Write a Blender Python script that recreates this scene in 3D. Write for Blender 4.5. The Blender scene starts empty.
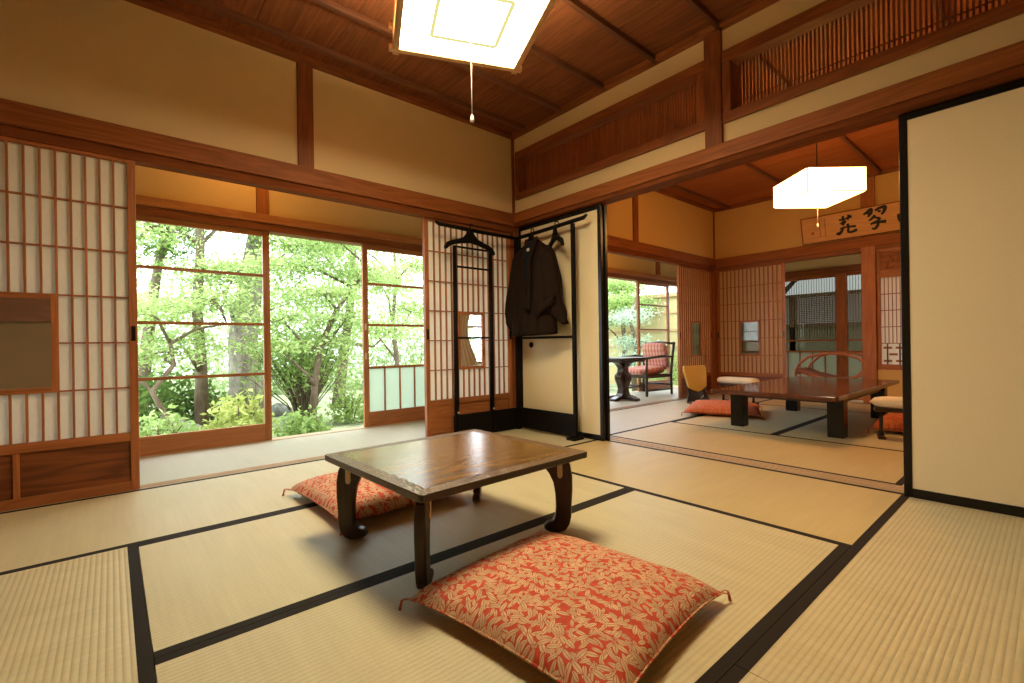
import bpy, math, random
import numpy as np
from mathutils import Vector, Matrix

random.seed(7)
RNG = np.random.default_rng(11)
SC = bpy.context.scene
COL = SC.collection
PI = math.pi

# ------------------------------------------------------------------ mesh builder
class MB:
    """collects shapes into one mesh; vertex attribute g = grain space, tone = random per piece"""
    def __init__(self):
        self.v = []; self.f = []; self.g = []; self.t = []; self.smooth = []
    def add(self, verts, faces, g=None, tone=None, smooth=False):
        b = len(self.v)
        self.v += [tuple(p) for p in verts]
        self.g += [tuple(p) for p in (g if g is not None else verts)]
        if tone is None: tone = random.random()
        self.t += [tone] * len(verts)
        self.f += [tuple(b + i for i in q) for q in faces]
        self.smooth += [smooth] * len(faces)
        return self
    def box(self, x0, x1, y0, y1, z0, z1, M=None, tone=None, axis=None):
        if x1 < x0: x0, x1 = x1, x0
        if y1 < y0: y0, y1 = y1, y0
        if z1 < z0: z0, z1 = z1, z0
        V = [(x, y, z) for x in (x0, x1) for y in (y0, y1) for z in (z0, z1)]
        F = [(0, 1, 3, 2), (4, 6, 7, 5), (0, 4, 5, 1), (2, 3, 7, 6), (0, 2, 6, 4), (1, 5, 7, 3)]
        d = (x1 - x0, y1 - y0, z1 - z0)
        o = sorted(range(3), key=lambda i: -d[i])
        if axis is not None: o = [axis] + [i for i in range(3) if i != axis]
        r = (random.random() * 20, random.random() * 20, random.random() * 20)
        G = [(p[o[0]] + r[0], p[o[1]] + r[1], p[o[2]] + r[2]) for p in V]
        if M is not None: V = [M @ Vector(p) for p in V]
        return self.add(V, F, G, tone)
    def bar(self, a, b, w, h, up=(0, 0, 1), tone=None):
        """rectangular bar from a to b"""
        a, b = Vector(a), Vector(b); d = b - a; L = d.length; d.normalize()
        s = d.cross(Vector(up))
        if s.length < 1e-5: s = Vector((1, 0, 0))
        s.normalize(); u = s.cross(d)
        M = Matrix((d, s, u)).transposed().to_4x4(); M.translation = a
        return self.box(0, L, -w / 2, w / 2, -h / 2, h / 2, M, tone)
    def tube(self, pts, rad, n=8, cap=True, tone=None, flat=1.0):
        P = [Vector(p) for p in pts]
        if not hasattr(rad, '__len__'): rad = [rad] * len(P)
        V = []; F = []; G = []
        T = (P[1] - P[0]).normalized()
        N = T.orthogonal().normalized()
        r0 = random.random() * 20; acc = 0
        for i, p in enumerate(P):
            if i > 0: acc += (P[i] - P[i - 1]).length
            t = (P[min(i + 1, len(P) - 1)] - P[max(i - 1, 0)]).normalized()
            N = (N - t * N.dot(t))
            if N.length < 1e-6: N = t.orthogonal()
            N.normalize(); B = t.cross(N)
            for k in range(n):
                a = 2 * PI * k / n
                V.append(p + (N * math.cos(a) + B * math.sin(a) * flat) * rad[i])
                G.append((acc + r0, rad[i] * math.cos(a) + r0, rad[i] * math.sin(a)))
        m = len(P)
        for i in range(m - 1):
            for k in range(n):
                k2 = (k + 1) % n
                F.append((i * n + k, i * n + k2, (i + 1) * n + k2, (i + 1) * n + k))
        if cap:
            F.append(tuple(range(n - 1, -1, -1))); F.append(tuple((m - 1) * n + k for k in range(n)))
        return self.add(V, F, G, tone, True)
    def lathe(self, prof, c=(0, 0, 0), n=20, tone=None):
        V = []; F = []
        for r, z in prof:
            for k in range(n):
                a = 2 * PI * k / n
                V.append((c[0] + r * math.cos(a), c[1] + r * math.sin(a), c[2] + z))
        m = len(prof)
        for i in range(m - 1):
            for k in range(n):
                k2 = (k + 1) % n
                F.append((i * n + k, i * n + k2, (i + 1) * n + k2, (i + 1) * n + k))
        F.append(tuple(range(n - 1, -1, -1))); F.append(tuple((m - 1) * n + k for k in range(n)))
        return self.add(V, F, None, tone, True)
    def prism(self, outline, th, M, axis=1, tone=None):
        """2d outline extruded +-th/2 along local z, placed by M"""
        n = len(outline)
        V = [M @ Vector((p[0], p[1], -th / 2)) for p in outline] + [M @ Vector((p[0], p[1], th / 2)) for p in outline]
        r = random.random() * 20
        G = [(p[axis] + r, p[1 - axis], 0) for p in outline] + [(p[axis] + r, p[1 - axis], th) for p in outline]
        F = [tuple(range(n - 1, -1, -1)), tuple(range(n, 2 * n))]
        for i in range(n):
            j = (i + 1) % n
            F.append((i, j, n + j, n + i))
        return self.add(V, F, G, tone)
    def ell(self, c, r, M=None, n=8, m=5, tone=None):
        V = []; F = []
        for i in range(m + 1):
            a = PI * i / m
            for k in range(n):
                b = 2 * PI * k / n
                p = Vector((r[0] * math.sin(a) * math.cos(b), r[1] * math.sin(a) * math.sin(b), r[2] * math.cos(a)))
                if M is not None: p = M @ p
                V.append(p + Vector(c))
        for i in range(m):
            for k in range(n):
                k2 = (k + 1) % n
                F.append((i * n + k, (i + 1) * n + k, (i + 1) * n + k2, i * n + k2))
        return self.add(V, F, None, tone, True)
    def grid(self, fn, nu, nv, closed=False, tone=None, smooth=True):
        V = [fn(i / nu, j / nv) for i in range(nu + 1) for j in range(nv + 1)]
        F = []
        for i in range(nu):
            for j in range(nv):
                a = i * (nv + 1) + j
                F.append((a, a + nv + 1, a + nv + 2, a + 1))
        return self.add(V, F, None, tone, smooth)
    def build(self, name, mat, parent=None, bev=0, solid=0, sub=0):
        me = bpy.data.meshes.new(name)
        me.from_pydata(self.v, [], self.f); me.validate(clean_customdata=False)
        if len(me.vertices) == len(self.g):
            a = me.attributes.new('g', 'FLOAT_VECTOR', 'POINT')
            a.data.foreach_set('vector', np.array(self.g, dtype=np.float32).ravel())
            a = me.attributes.new('tone', 'FLOAT', 'POINT')
            a.data.foreach_set('value', np.array(self.t, dtype=np.float32))
        if len(me.polygons) == len(self.smooth):
            me.polygons.foreach_set('use_smooth', self.smooth)
        me.materials.append(mat)
        o = bpy.data.objects.new(name, me); COL.objects.link(o)
        if parent is not None: o.parent = parent
        if solid:
            m = o.modifiers.new('thickness', 'SOLIDIFY'); m.thickness = solid; m.offset = 0
        if sub:
            m = o.modifiers.new('soft', 'SUBSURF'); m.levels = sub; m.render_levels = sub
        if bev:
            m = o.modifiers.new('bevel', 'BEVEL'); m.width = bev; m.segments = 2; m.limit_method = 'ANGLE'
        return o

def tag(o, label, cat, group=None, kind=None):
    o['label'] = label; o['category'] = cat
    if group: o['group'] = group
    if kind: o['kind'] = kind
    return o
def thing(name, label, cat, loc=(0, 0, 0), rz=0, group=None):
    o = bpy.data.objects.new(name, None); COL.objects.link(o)
    o.empty_display_size = .1; o.location = loc; o.rotation_euler = (0, 0, rz)
    return tag(o, label, cat, group)
def struct(name, mb, mat, bev=0, label=None, cat=None, parent=None):
    o = mb.build(name, mat, parent, bev)
    if parent is None:
        o['kind'] = 'structure'
        if label: o['label'] = label; o['category'] = cat
    return o

# ------------------------------------------------------------------ materials
def new_mat(name):
    m = bpy.data.materials.new(name); m.use_nodes = True
    nt = m.node_tree; nt.nodes.clear()
    out = nt.nodes.new('ShaderNodeOutputMaterial')
    return m, nt, out
def N(nt, typ, **kw):
    n = nt.nodes.new(typ)
    for k, v in kw.items():
        if hasattr(n, k): setattr(n, k, v)
    return n
def setin(n, **kw):
    for k, v in kw.items():
        k = k.replace('_', ' ')
        n.inputs[k].default_value = v
def L(nt, a, b): nt.links.new(a, b)
def ramp(nt, fac, cols):
    r = N(nt, 'ShaderNodeValToRGB')
    e = r.color_ramp.elements
    while len(e) < len(cols): e.new(.5)
    for i, (p, c) in enumerate(cols):
        e[i].position = p; e[i].color = (*c, 1)
    L(nt, fac, r.inputs['Fac']); return r.outputs['Color']
def principled(nt, out, color=None, rough=.5, spec=.5, bump=None, bstr=.2, bdist=.01):
    p = N(nt, 'ShaderNodeBsdfPrincipled')
    if color is not None:
        if isinstance(color, tuple): p.inputs['Base Color'].default_value = (*color, 1)
        else: L(nt, color, p.inputs['Base Color'])
    if isinstance(rough, (int, float)): p.inputs['Roughness'].default_value = rough
    else: L(nt, rough, p.inputs['Roughness'])
    p.inputs['Specular IOR Level'].default_value = spec
    if bump is not None:
        b = N(nt, 'ShaderNodeBump'); setin(b, Strength=bstr, Distance=bdist)
        L(nt, bump, b.inputs['Height']); L(nt, b.outputs['Normal'], p.inputs['Normal'])
    L(nt, p.outputs['BSDF'], out.inputs['Surface'])
    return p
def math_(nt, op, a, b=None):
    n = N(nt, 'ShaderNodeMath', operation=op)
    for i, x in enumerate((a, b)):
        if x is None: continue
        if isinstance(x, (int, float)): n.inputs[i].default_value = x
        else: L(nt, x, n.inputs[i])
    return n.outputs[0]
def mapping(nt, src, scale=(1, 1, 1), loc=(0, 0, 0)):
    m = N(nt, 'ShaderNodeMapping'); m.inputs['Scale'].default_value = scale; m.inputs['Location'].default_value = loc
    L(nt, src, m.inputs['Vector']); return m.outputs['Vector']
def noise(nt, vec, scale=5, detail=4, rough=.55, dist=0):
    n = N(nt, 'ShaderNodeTexNoise'); setin(n, Scale=scale, Detail=detail, Roughness=rough, Distortion=dist)
    L(nt, vec, n.inputs['Vector']); return n.outputs['Fac']
def mixc(nt, fac, a, b, mode='MIX'):
    n = N(nt, 'ShaderNodeMix', data_type='RGBA', blend_type=mode)
    for i, x in ((0, fac), (6, a), (7, b)):
        if isinstance(x, (int, float)): n.inputs[i].default_value = x
        elif isinstance(x, tuple): n.inputs[i].default_value = (*x, 1)
        else: L(nt, x, n.inputs[i])
    return n.outputs[2]

def wood(name, c1, c2, rough=.45, sc=1.0, tone=.25, spec=.4, ring=.5):
    m, nt, out = new_mat(name)
    a = N(nt, 'ShaderNodeAttribute', attribute_name='g').outputs['Vector']
    t = N(nt, 'ShaderNodeAttribute', attribute_name='tone').outputs['Fac']
    fine = noise(nt, mapping(nt, a, (2.2 * sc, 90 * sc, 90 * sc)), 1, 5, .6)
    big = noise(nt, mapping(nt, a, (.9 * sc, 11 * sc, 11 * sc)), 1, 3, .5, .6)
    rings = math_(nt, 'FRACT', math_(nt, 'MULTIPLY', big, 7.0))
    rings = math_(nt, 'MULTIPLY', math_(nt, 'ABSOLUTE', math_(nt, 'SUBTRACT', rings, .5)), 2.0)
    f = math_(nt, 'ADD', math_(nt, 'MULTIPLY', fine, 1 - ring * .6), math_(nt, 'MULTIPLY', rings, ring * .6))
    col = ramp(nt, f, [(.25, c1), (.75, c2)])
    v = math_(nt, 'ADD', math_(nt, 'MULTIPLY', t, tone), 1 - tone / 2)
    h = N(nt, 'ShaderNodeHueSaturation'); L(nt, v, h.inputs['Value']); L(nt, col, h.inputs['Color'])
    principled(nt, out, h.outputs['Color'], rough, spec, f, .12, .003)
    return m
def flat(name, c, rough=.6, spec=.4, nsc=0, amt=.1, bump=0):
    m, nt, out = new_mat(name)
    tc = N(nt, 'ShaderNodeTexCoord').outputs['Object']
    if nsc:
        f = noise(nt, tc, nsc, 4)
        col = ramp(nt, f, [(.3, tuple(x * (1 - amt) for x in c)), (.7, tuple(min(1, x * (1 + amt)) for x in c))])
        principled(nt, out, col, rough, spec, f if bump else None, bump, .003)
    else:
        principled(nt, out, c, rough, spec)
    return m
def plaster(name, c):
    m, nt, out = new_mat(name)
    tc = N(nt, 'ShaderNodeTexCoord').outputs['Object']
    f = noise(nt, tc, 260, 3, .6); g = noise(nt, tc, 1.3, 3)
    col = mixc(nt, .5, ramp(nt, f, [(.3, tuple(x * .9 for x in c)), (.7, tuple(x * 1.1 for x in c))]),
               ramp(nt, g, [(.3, tuple(x * .95 for x in c)), (.7, tuple(x * 1.05 for x in c))]))
    principled(nt, out, col, .95, .1, f, .15, .002)
    return m
def paper(name, c, trans=.5):
    m, nt, out = new_mat(name)
    tc = N(nt, 'ShaderNodeTexCoord').outputs['Object']
    f = noise(nt, mapping(nt, tc, (1, 1, 1)), 55, 5, .7, .8)
    col = ramp(nt, f, [(.3, tuple(x * .95 for x in c)), (.7, c)])
    d = N(nt, 'ShaderNodeBsdfDiffuse'); t = N(nt, 'ShaderNodeBsdfTranslucent'); mx = N(nt, 'ShaderNodeMixShader')
    mx.inputs[0].default_value = trans
    L(nt, col, d.inputs['Color']); L(nt, col, t.inputs['Color'])
    L(nt, d.outputs[0], mx.inputs[1]); L(nt, t.outputs[0], mx.inputs[2]); L(nt, mx.outputs[0], out.inputs['Surface'])
    return m
def glass(name, tint=(1, 1, 1), refl=.06):
    m, nt, out = new_mat(name)
    t = N(nt, 'ShaderNodeBsdfTransparent'); g = N(nt, 'ShaderNodeBsdfGlossy'); mx = N(nt, 'ShaderNodeMixShader')
    t.inputs['Color'].default_value = (*tint, 1); g.inputs['Roughness'].default_value = .02
    fr = N(nt, 'ShaderNodeFresnel'); fr.inputs['IOR'].default_value = 1.45
    geo = N(nt, 'ShaderNodeNewGeometry')
    front = math_(nt, 'SUBTRACT', 1, geo.outputs['Backfacing'])
    L(nt, math_(nt, 'MULTIPLY', math_(nt, 'MULTIPLY', fr.outputs[0], refl / .04), front), mx.inputs[0])
    L(nt, t.outputs[0], mx.inputs[1]); L(nt, g.outputs[0], mx.inputs[2]); L(nt, mx.outputs[0], out.inputs['Surface'])
    return m
def emit(name, c, s):
    m, nt, out = new_mat(name)
    e = N(nt, 'ShaderNodeEmission'); e.inputs['Color'].default_value = (*c, 1); e.inputs['Strength'].default_value = s
    L(nt, e.outputs[0], out.inputs['Surface']); return m
def tatami(name, c1, c2):
    """long axis = object x; rush ribs run along x every 15 mm, fine rush threads across"""
    m, nt, out = new_mat(name)
    tc = N(nt, 'ShaderNodeTexCoord').outputs['Object']
    sep = N(nt, 'ShaderNodeSeparateXYZ'); L(nt, tc, sep.inputs[0])
    s = math_(nt, 'SINE', math_(nt, 'MULTIPLY', sep.outputs['Y'], 2 * PI / .0155))
    s = math_(nt, 'MULTIPLY', math_(nt, 'ADD', s, 1), .5)
    rib = math_(nt, 'POWER', s, .45)
    th = noise(nt, mapping(nt, tc, (420, 60, 1)), 1, 3, .6)
    patch = noise(nt, mapping(nt, tc, (9, 2.2, 1)), 1, 4, .6)
    st = noise(nt, mapping(nt, tc, (70, 2, 1)), 1, 2, .5)
    f = math_(nt, 'ADD', math_(nt, 'MULTIPLY', th, .35), math_(nt, 'ADD', math_(nt, 'MULTIPLY', patch, .4), math_(nt, 'MULTIPLY', st, .25)))
    col = ramp(nt, f, [(.3, c1), (.7, c2)])
    col = mixc(nt, math_(nt, 'MULTIPLY', math_(nt, 'SUBTRACT', 1, rib), .24), col, tuple(x * .45 for x in c1))
    hgt = math_(nt, 'ADD', rib, math_(nt, 'MULTIPLY', th, .25))
    principled(nt, out, col, .45, .6, hgt, .30, .003)
    return m
def cushion_fabric(name, base, leafc, sc=1.0):
    m, nt, out = new_mat(name)
    tc = N(nt, 'ShaderNodeTexCoord').outputs['Object']
    col = None; masks = []
    for k, (s, off, rot, e) in enumerate([(27, (0, 0, 0), 0, 1), (31, (.37, .21, 0), 2.1, 1), (36, (.71, .55, 0), 4.0, .9), (29, (.13, .83, 0), 5.2, 1)]):
        p = mapping(nt, tc, (s * sc, s * sc, 0), off)
        v = N(nt, 'ShaderNodeTexVoronoi', voronoi_dimensions='2D', feature='F1'); v.inputs['Scale'].default_value = 1; v.inputs['Randomness'].default_value = .8
        L(nt, p, v.inputs['Vector'])
        d = N(nt, 'ShaderNodeVectorMath', operation='SUBTRACT'); L(nt, p, d.inputs[0]); L(nt, v.outputs['Position'], d.inputs[1])
        sc_ = N(nt, 'ShaderNodeSeparateColor'); L(nt, v.outputs['Color'], sc_.inputs[0])
        r = N(nt, 'ShaderNodeVectorRotate', rotation_type='Z_AXIS'); L(nt, d.outputs[0], r.inputs['Vector'])
        L(nt, math_(nt, 'ADD', math_(nt, 'MULTIPLY', sc_.outputs[0], 6.28), rot), r.inputs['Angle'])
        q = N(nt, 'ShaderNodeSeparateXYZ'); L(nt, r.outputs[0], q.inputs[0])
        ay = math_(nt, 'ABSOLUTE', q.outputs['Y'])
        x2 = math_(nt, 'POWER', math_(nt, 'ABSOLUTE', math_(nt, 'DIVIDE', q.outputs['X'], .56 * e)), 2.0)
        lens = math_(nt, 'ADD', math_(nt, 'DIVIDE', ay, .17 * e), x2)
        leaf = math_(nt, 'LESS_THAN', lens, 1.0)
        rim = math_(nt, 'LESS_THAN', lens, 1.22)
        vein = math_(nt, 'GREATER_THAN', ay, .018)
        leaf = math_(nt, 'MULTIPLY', leaf, vein)
        masks.append((leaf, rim))
    tone = noise(nt, tc, 40, 3)
    col = ramp(nt, tone, [(.35, tuple(x * .85 for x in base)), (.65, tuple(x * 1.12 for x in base))])
    lc = ramp(nt, noise(nt, tc, 25, 2), [(.35, tuple(x * .72 for x in leafc)), (.7, leafc)])
    for leaf, rim in masks:
        col = mixc(nt, rim, col, tuple(x * .8 for x in base))
        col = mixc(nt, leaf, col, lc)
    weave = noise(nt, tc, 500, 2)
    principled(nt, out, col, .75, .25, weave, .1, .001)
    return m
def leafmat(name, c, c2, tr=.45):
    m, nt, out = new_mat(name)
    t = N(nt, 'ShaderNodeAttribute', attribute_name='tone').outputs['Fac']
    col = ramp(nt, t, [(0, c), (1, c2)])
    d = N(nt, 'ShaderNodeBsdfDiffuse'); tt = N(nt, 'ShaderNodeBsdfTranslucent'); mx = N(nt, 'ShaderNodeMixShader'); mx.inputs[0].default_value = tr
    L(nt, col, d.inputs['Color']); L(nt, col, tt.inputs['Color']); L(nt, d.outputs[0], mx.inputs[1]); L(nt, tt.outputs[0], mx.inputs[2])
    L(nt, mx.outputs[0], out.inputs['Surface']); return m
def bark(name, c1, c2):
    m, nt, out = new_mat(name)
    tc = N(nt, 'ShaderNodeTexCoord').outputs['Object']
    f = noise(nt, mapping(nt, tc, (9, 9, 3)), 1, 6, .7, .5)
    principled(nt, out, ramp(nt, f, [(.35, c1), (.65, c2)]), .95, .1, f, .6, .02); return m

M_cedar = wood('cedar_trim', (.165, .046, .013), (.29, .092, .026), .5, 1, .25, .25)
M_cedar2 = wood('cedar_nageshi', (.19, .055, .014), (.31, .10, .026), .55, 1, .25, .2)
M_beam = wood('lintel_wood', (.15, .040, .011), (.24, .07, .02), .8, 1, .25, .08)
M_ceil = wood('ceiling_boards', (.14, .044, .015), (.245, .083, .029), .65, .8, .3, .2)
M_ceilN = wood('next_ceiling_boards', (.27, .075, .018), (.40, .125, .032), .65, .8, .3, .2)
M_batten = wood('ceiling_batten', (.10, .034, .014), (.17, .06, .024), .5)
M_shoji = wood('shoji_wood', (.26, .082, .024), (.42, .145, .046), .45)
M_kick = wood('kick_board', (.11, .028, .007), (.21, .06, .015), .4, .7, .15, .4, .9)
M_door = wood('glass_door_wood', (.27, .095, .028), (.42, .165, .052), .4)
M_sill = wood('sill_wood', (.38, .26, .15), (.55, .40, .26), .5)
M_plaster = plaster('khaki_plaster', (.68, .535, .305))
M_plasterN = plaster('deep_ochre_plaster', (.62, .40, .15))
M_plasterY = plaster('warm_lit_plaster', (.62, .43, .20))  # yellower plaster: the warm lamp light on the band is put into its colour
M_paper = paper('shoji_paper', (.88, .84, .77), .45)
M_paper2 = paper('ochre_shoji_paper', (.74, .56, .36), .42)  # darker and more ochre than the other shoji paper
M_frost = paper('frosted_glass', (.74, .84, .76), .6)
M_frostD = paper('shaded_frosted_glass', (.36, .40, .33), .5)  # darker copy of the frosted glass; weaker light is put into its colour
M_fusuma = flat('fusuma_paper', (.76, .645, .42), .8, .15, 140, .022)
M_lacq = flat('black_lacquer', (.009, .007, .006), .25, .3)
M_lacq2 = flat('worn_black_lacquer', (.007, .005, .004), .5, .08)
M_glass = glass('window_glass')
M_glassM = glass('greyish_window_glass', (.58, .55, .47), .05)
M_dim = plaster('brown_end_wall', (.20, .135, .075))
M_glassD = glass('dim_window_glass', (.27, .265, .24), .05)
M_tat = tatami('tatami_rush', (.51, .44, .265), (.65, .58, .375))
M_tatR = tatami('tatami_rush_ochre', (.51, .395, .185), (.64, .51, .26))
M_tatG = tatami('tatami_rush_pale', (.50, .43, .30), (.63, .56, .42))
M_heri = flat('tatami_border_cloth', (.020, .015, .012), .8, .2, 400, .3)
M_veranda = tatami('veranda_rush', (.41, .38, .29), (.50, .465, .355))
M_table = None
M_tableD = wood('dark_stained_wood', (.022, .010, .006), (.048, .022, .012), .3)
M_tableR = wood('red_brown_table', (.085, .026, .013), (.15, .05, .024), .12, .5, .1, .5)
M_carve = wood('carved_rim', (.13, .062, .022), (.24, .125, .046), .42, 1, .3)
M_cream = flat('cream_bracket', (.62, .50, .33), .5)
M_cush = cushion_fabric('red_leaf_fabric', (.58, .075, .038), (.72, .51, .31))
M_cush2 = cushion_fabric('orange_leaf_fabric', (.50, .075, .025), (.60, .24, .11), 1.2)
M_thread = flat('orange_thread', (.55, .12, .05), .8)
M_lamp = emit('lamp_panel', (1.0, .83, .51), 28.0)
M_lamp2 = emit('pendant_paper', (1.0, .46, .12), 14.5)
M_lampwood = wood('lamp_frame_wood', (.42, .22, .08), (.58, .33, .13), .5)
M_cord = flat('white_cord', (.75, .70, .62), .6)
M_cordD = flat('dark_cord', (.03, .02, .015), .6)
M_jacket = flat('dark_brown_wool', (.017, .0095, .006), .95, .1, 180, .3, .2)
M_navy = flat('navy_lining', (.010, .011, .016), .9, .1)
M_label = flat('white_label', (.6, .6, .55), .8)
M_metal = flat('dull_brass', (.55, .45, .3), .35)
M_gold = flat('gold_cloth', (.64, .43, .11), .7, .2, 200, .12)
M_whitepad = flat('cream_pad', (.74, .66, .52), .8, .2, 150, .06)
M_stripe = None
M_plaque = wood('plaque_board', (.52, .24, .065), (.66, .33, .10), .4)
M_ink = flat('ink', (.012, .010, .009), .7)
M_seal = flat('seal_red', (.35, .08, .03), .7)
M_rattan = wood('rattan', (.30, .09, .035), (.44, .15, .06), .4)
M_bark = bark('grey_bark', (.10, .085, .065), (.30, .27, .22))
M_bark2 = bark('brown_bark', (.09, .065, .045), (.20, .155, .11))
M_ground = flat('garden_soil', (.30, .33, .20), .95, .1, 3, .5)
M_rock = flat('rock', (.22, .22, .20), .9, .2, 4, .5, .5)
M_gwall = plaster('garden_wall_plaster', (.48, .40, .21))
M_fence = wood('fence_slat', (.38, .22, .11), (.52, .33, .18), .7)
M_gwall2 = plaster('pale_green_wall', (.62, .60, .42))
M_curtain = flat('beige_curtain', (.60, .48, .30), .9, .1)

def table_mat(w, d):
    """polished top with a band of carved leaves around the rim (object space)"""
    m, nt, out = new_mat('carved_table_top')
    a = N(nt, 'ShaderNodeAttribute', attribute_name='g').outputs['Vector']
    fine = noise(nt, mapping(nt, a, (2.2, 80, 80)), 1, 5, .6)
    big = noise(nt, mapping(nt, a, (1.3, 9, 9)), 1, 3, .5, .7)
    rings = math_(nt, 'FRACT', math_(nt, 'MULTIPLY', big, 6.0))
    rings = math_(nt, 'MULTIPLY', math_(nt, 'ABSOLUTE', math_(nt, 'SUBTRACT', rings, .5)), 2.0)
    f = math_(nt, 'ADD', math_(nt, 'MULTIPLY', fine, .6), math_(nt, 'MULTIPLY', rings, .4))
    col = ramp(nt, f, [(.25, (.12, .058, .017)), (.75, (.24, .13, .04))])
    tc = N(nt, 'ShaderNodeTexCoord').outputs['Object']
    sp = N(nt, 'ShaderNodeSeparateXYZ'); L(nt, tc, sp.inputs[0])
    ex = math_(nt, 'SUBTRACT', w / 2, math_(nt, 'ABSOLUTE', sp.outputs['X'])); ey = math_(nt, 'SUBTRACT', d / 2, math_(nt, 'ABSOLUTE', sp.outputs['Y']))
    edge = math_(nt, 'MINIMUM', ex, ey)
    wob = math_(nt, 'MULTIPLY', math_(nt, 'SUBTRACT', noise(nt, tc, 35, 2), .5), .03)
    band = math_(nt, 'LESS_THAN', math_(nt, 'ADD', edge, wob), .052)
    top = math_(nt, 'GREATER_THAN', sp.outputs['Z'], .3235)
    band = math_(nt, 'MULTIPLY', band, top)
    v = N(nt, 'ShaderNodeTexVoronoi', voronoi_dimensions='2D', feature='DISTANCE_TO_EDGE'); setin(v, Scale=62); L(nt, tc, v.inputs['Vector'])
    gro = math_(nt, 'SUBTRACT', 1, math_(nt, 'MINIMUM', math_(nt, 'MULTIPLY', v.outputs['Distance'], 4.0), 1))
    groove = math_(nt, 'MULTIPLY', gro, band)
    col = mixc(nt, math_(nt, 'MULTIPLY', groove, .75), col, (.06, .028, .010))
    col = mixc(nt, top, (.045, .02, .009), col)
    h = math_(nt, 'SUBTRACT', math_(nt, 'MULTIPLY', f, .03), groove)
    rough = math_(nt, 'ADD', .22, math_(nt, 'MULTIPLY', band, .08))
    principled(nt, out, col, rough, .55, h, .6, .004)
    return m
M_table = table_mat(.766, .728)

def stripe_mat():
    m, nt, out = new_mat('pink_striped_cloth')
    tc = N(nt, 'ShaderNodeTexCoord').outputs['Object']
    sep = N(nt, 'ShaderNodeSeparateXYZ'); L(nt, tc, sep.inputs[0])
    s = math_(nt, 'SINE', math_(nt, 'MULTIPLY', sep.outputs['Y'], 2 * PI / .055))
    s2 = math_(nt, 'SINE', math_(nt, 'MULTIPLY', math_(nt, 'ADD', sep.outputs['Z'], sep.outputs['X']), 2 * PI / .09))
    f = math_(nt, 'ADD', math_(nt, 'MULTIPLY', s, .35), math_(nt, 'MULTIPLY', s2, .2))
    col = ramp(nt, math_(nt, 'ADD', f, .5), [(.2, (.40, .13, .10)), (.5, (.50, .22, .17)), (.8, (.56, .32, .25))])
    principled(nt, out, col, .85, .2); return m
M_stripe = stripe_mat()

# ------------------------------------------------------------------ setting
XL, YB = -4.7, -4.7          # hidden left / back limits of the rooms
XF = 3.87                    # far wall of the next room
ZK, ZN0, ZN1, ZC = 1.772, 1.825, 1.94, 2.66
ZKB, ZNB = 1.82, 1.85
YG = .97                     # plane of the glass doors along the veranda
XG = 4.85                    # plane of the glass doors of the far veranda

b = MB(); b.box(XL - .2, XF, YB - .2, 0.0, -.09, -.03); struct('floor', b, M_sill)
# verandas
b = MB(); b.box(XL, XF + .12, .10, YG, -.06, 0.0, axis=0); struct('floor_veranda', b, M_veranda)
b = MB(); b.box(XF + .12, XG, YB, YG, -.06, 0.0, axis=1); struct('floor_far_veranda', b, M_sill)
# thresholds (grooved sills)
def sill(name, x0, x1, y0, y1, along):
    b = MB(); b.box(x0, x1, y0, y1, -.05, -.006)
    if along == 'x':
        w = (y1 - y0) / 5
        for i in (0, 2, 4): b.box(x0, x1, y0 + i * w, y0 + (i + 1) * w, -.006, 0.0015)
    else:
        w = (x1 - x0) / 5
        for i in (0, 2, 4): b.box(x0 + i * w, x0 + (i + 1) * w, y0, y1, -.006, 0.0015)
    struct(name, b, M_sill)
sill('trim_1', XL, XF, 0.0, .10, 'x')
sill('trim_2', .10, .235, YB, -.0, 'y')
sill('trim_3', XF, XF + .12, YB, 0, 'y')
b = MB(); b.box(XL, XG, YG - .05, YG + .06, -.12, .004); struct('trim_4', b, M_sill)
b = MB(); b.box(XG - .05, XG + .06, YB, YG + .06, -.12, .004); struct('trim_5', b, M_sill)

# wall A (garden side): upper plaster, posts, lintel
b = MB(); b.box(XL, .05, .012, .09, ZN1 - .1, ZC + .05); struct('wall_garden_side', b, M_plaster)
b = MB(); b.box(.05, XF + .1, .012, .09, ZN1 - .1, ZC + .05); struct('wall_garden_side_next_room', b, M_plasterN)
b = MB()
for x in (-1.815, 1.91): b.box(x - .05, x + .05, -.004, .10, ZN1 - .02, ZC)
b.box(-.012, .014, -.004, .012, ZN1 - .02, ZC)
b.box(XF - .03, XF, 0.0, .03, ZN1 - .02, ZC)
struct('trim_6', b, M_cedar, .003)
b = MB(); b.box(XL, XF, -.022, .012, ZN0, ZN1); struct('trim_7', b, M_cedar2, .004)      # rail above the screens
b = MB(); b.box(XL, XF, .0, .08, ZK, ZN0); struct('trim_8', b, M_beam, .002)
# screens behind the left end and below: side of the room out of view
b = MB(); b.box(XL, -3.66, .02, .09, 0, ZK); struct('wall_garden_side_end', b, M_plaster)
# wall B (between the rooms)
b = MB(); b.box(.012, .09, YB, .012, ZN1 - .1, 2.085); b.box(.012, .09, YB, .012, 2.465, ZC + .05); struct('wall_between_rooms', b, M_plaster)
b = MB(); b.box(-.012, .125, -1.925, -1.82, ZN1 - .02, ZC)
struct('trim_9', b, M_cedar, .003)
b = MB(); b.box(-.022, .02, YB, -.0, ZNB, ZN1); b.box(.09, .132, YB, -.0, ZNB, ZN1); struct('trim_10', b, M_cedar2, .004)
b = MB(); b.box(-.005, .115, YB, -.0, ZKB, ZNB); struct('trim_11', b, M_beam, .002)
b = MB(); b.box(-.008, .10, .0, .09, 0, ZK); b.box(.03, .10, -.018, .0, 0, ZKB); struct('trim_12', b, M_cedar, .003)          # corner post
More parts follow.
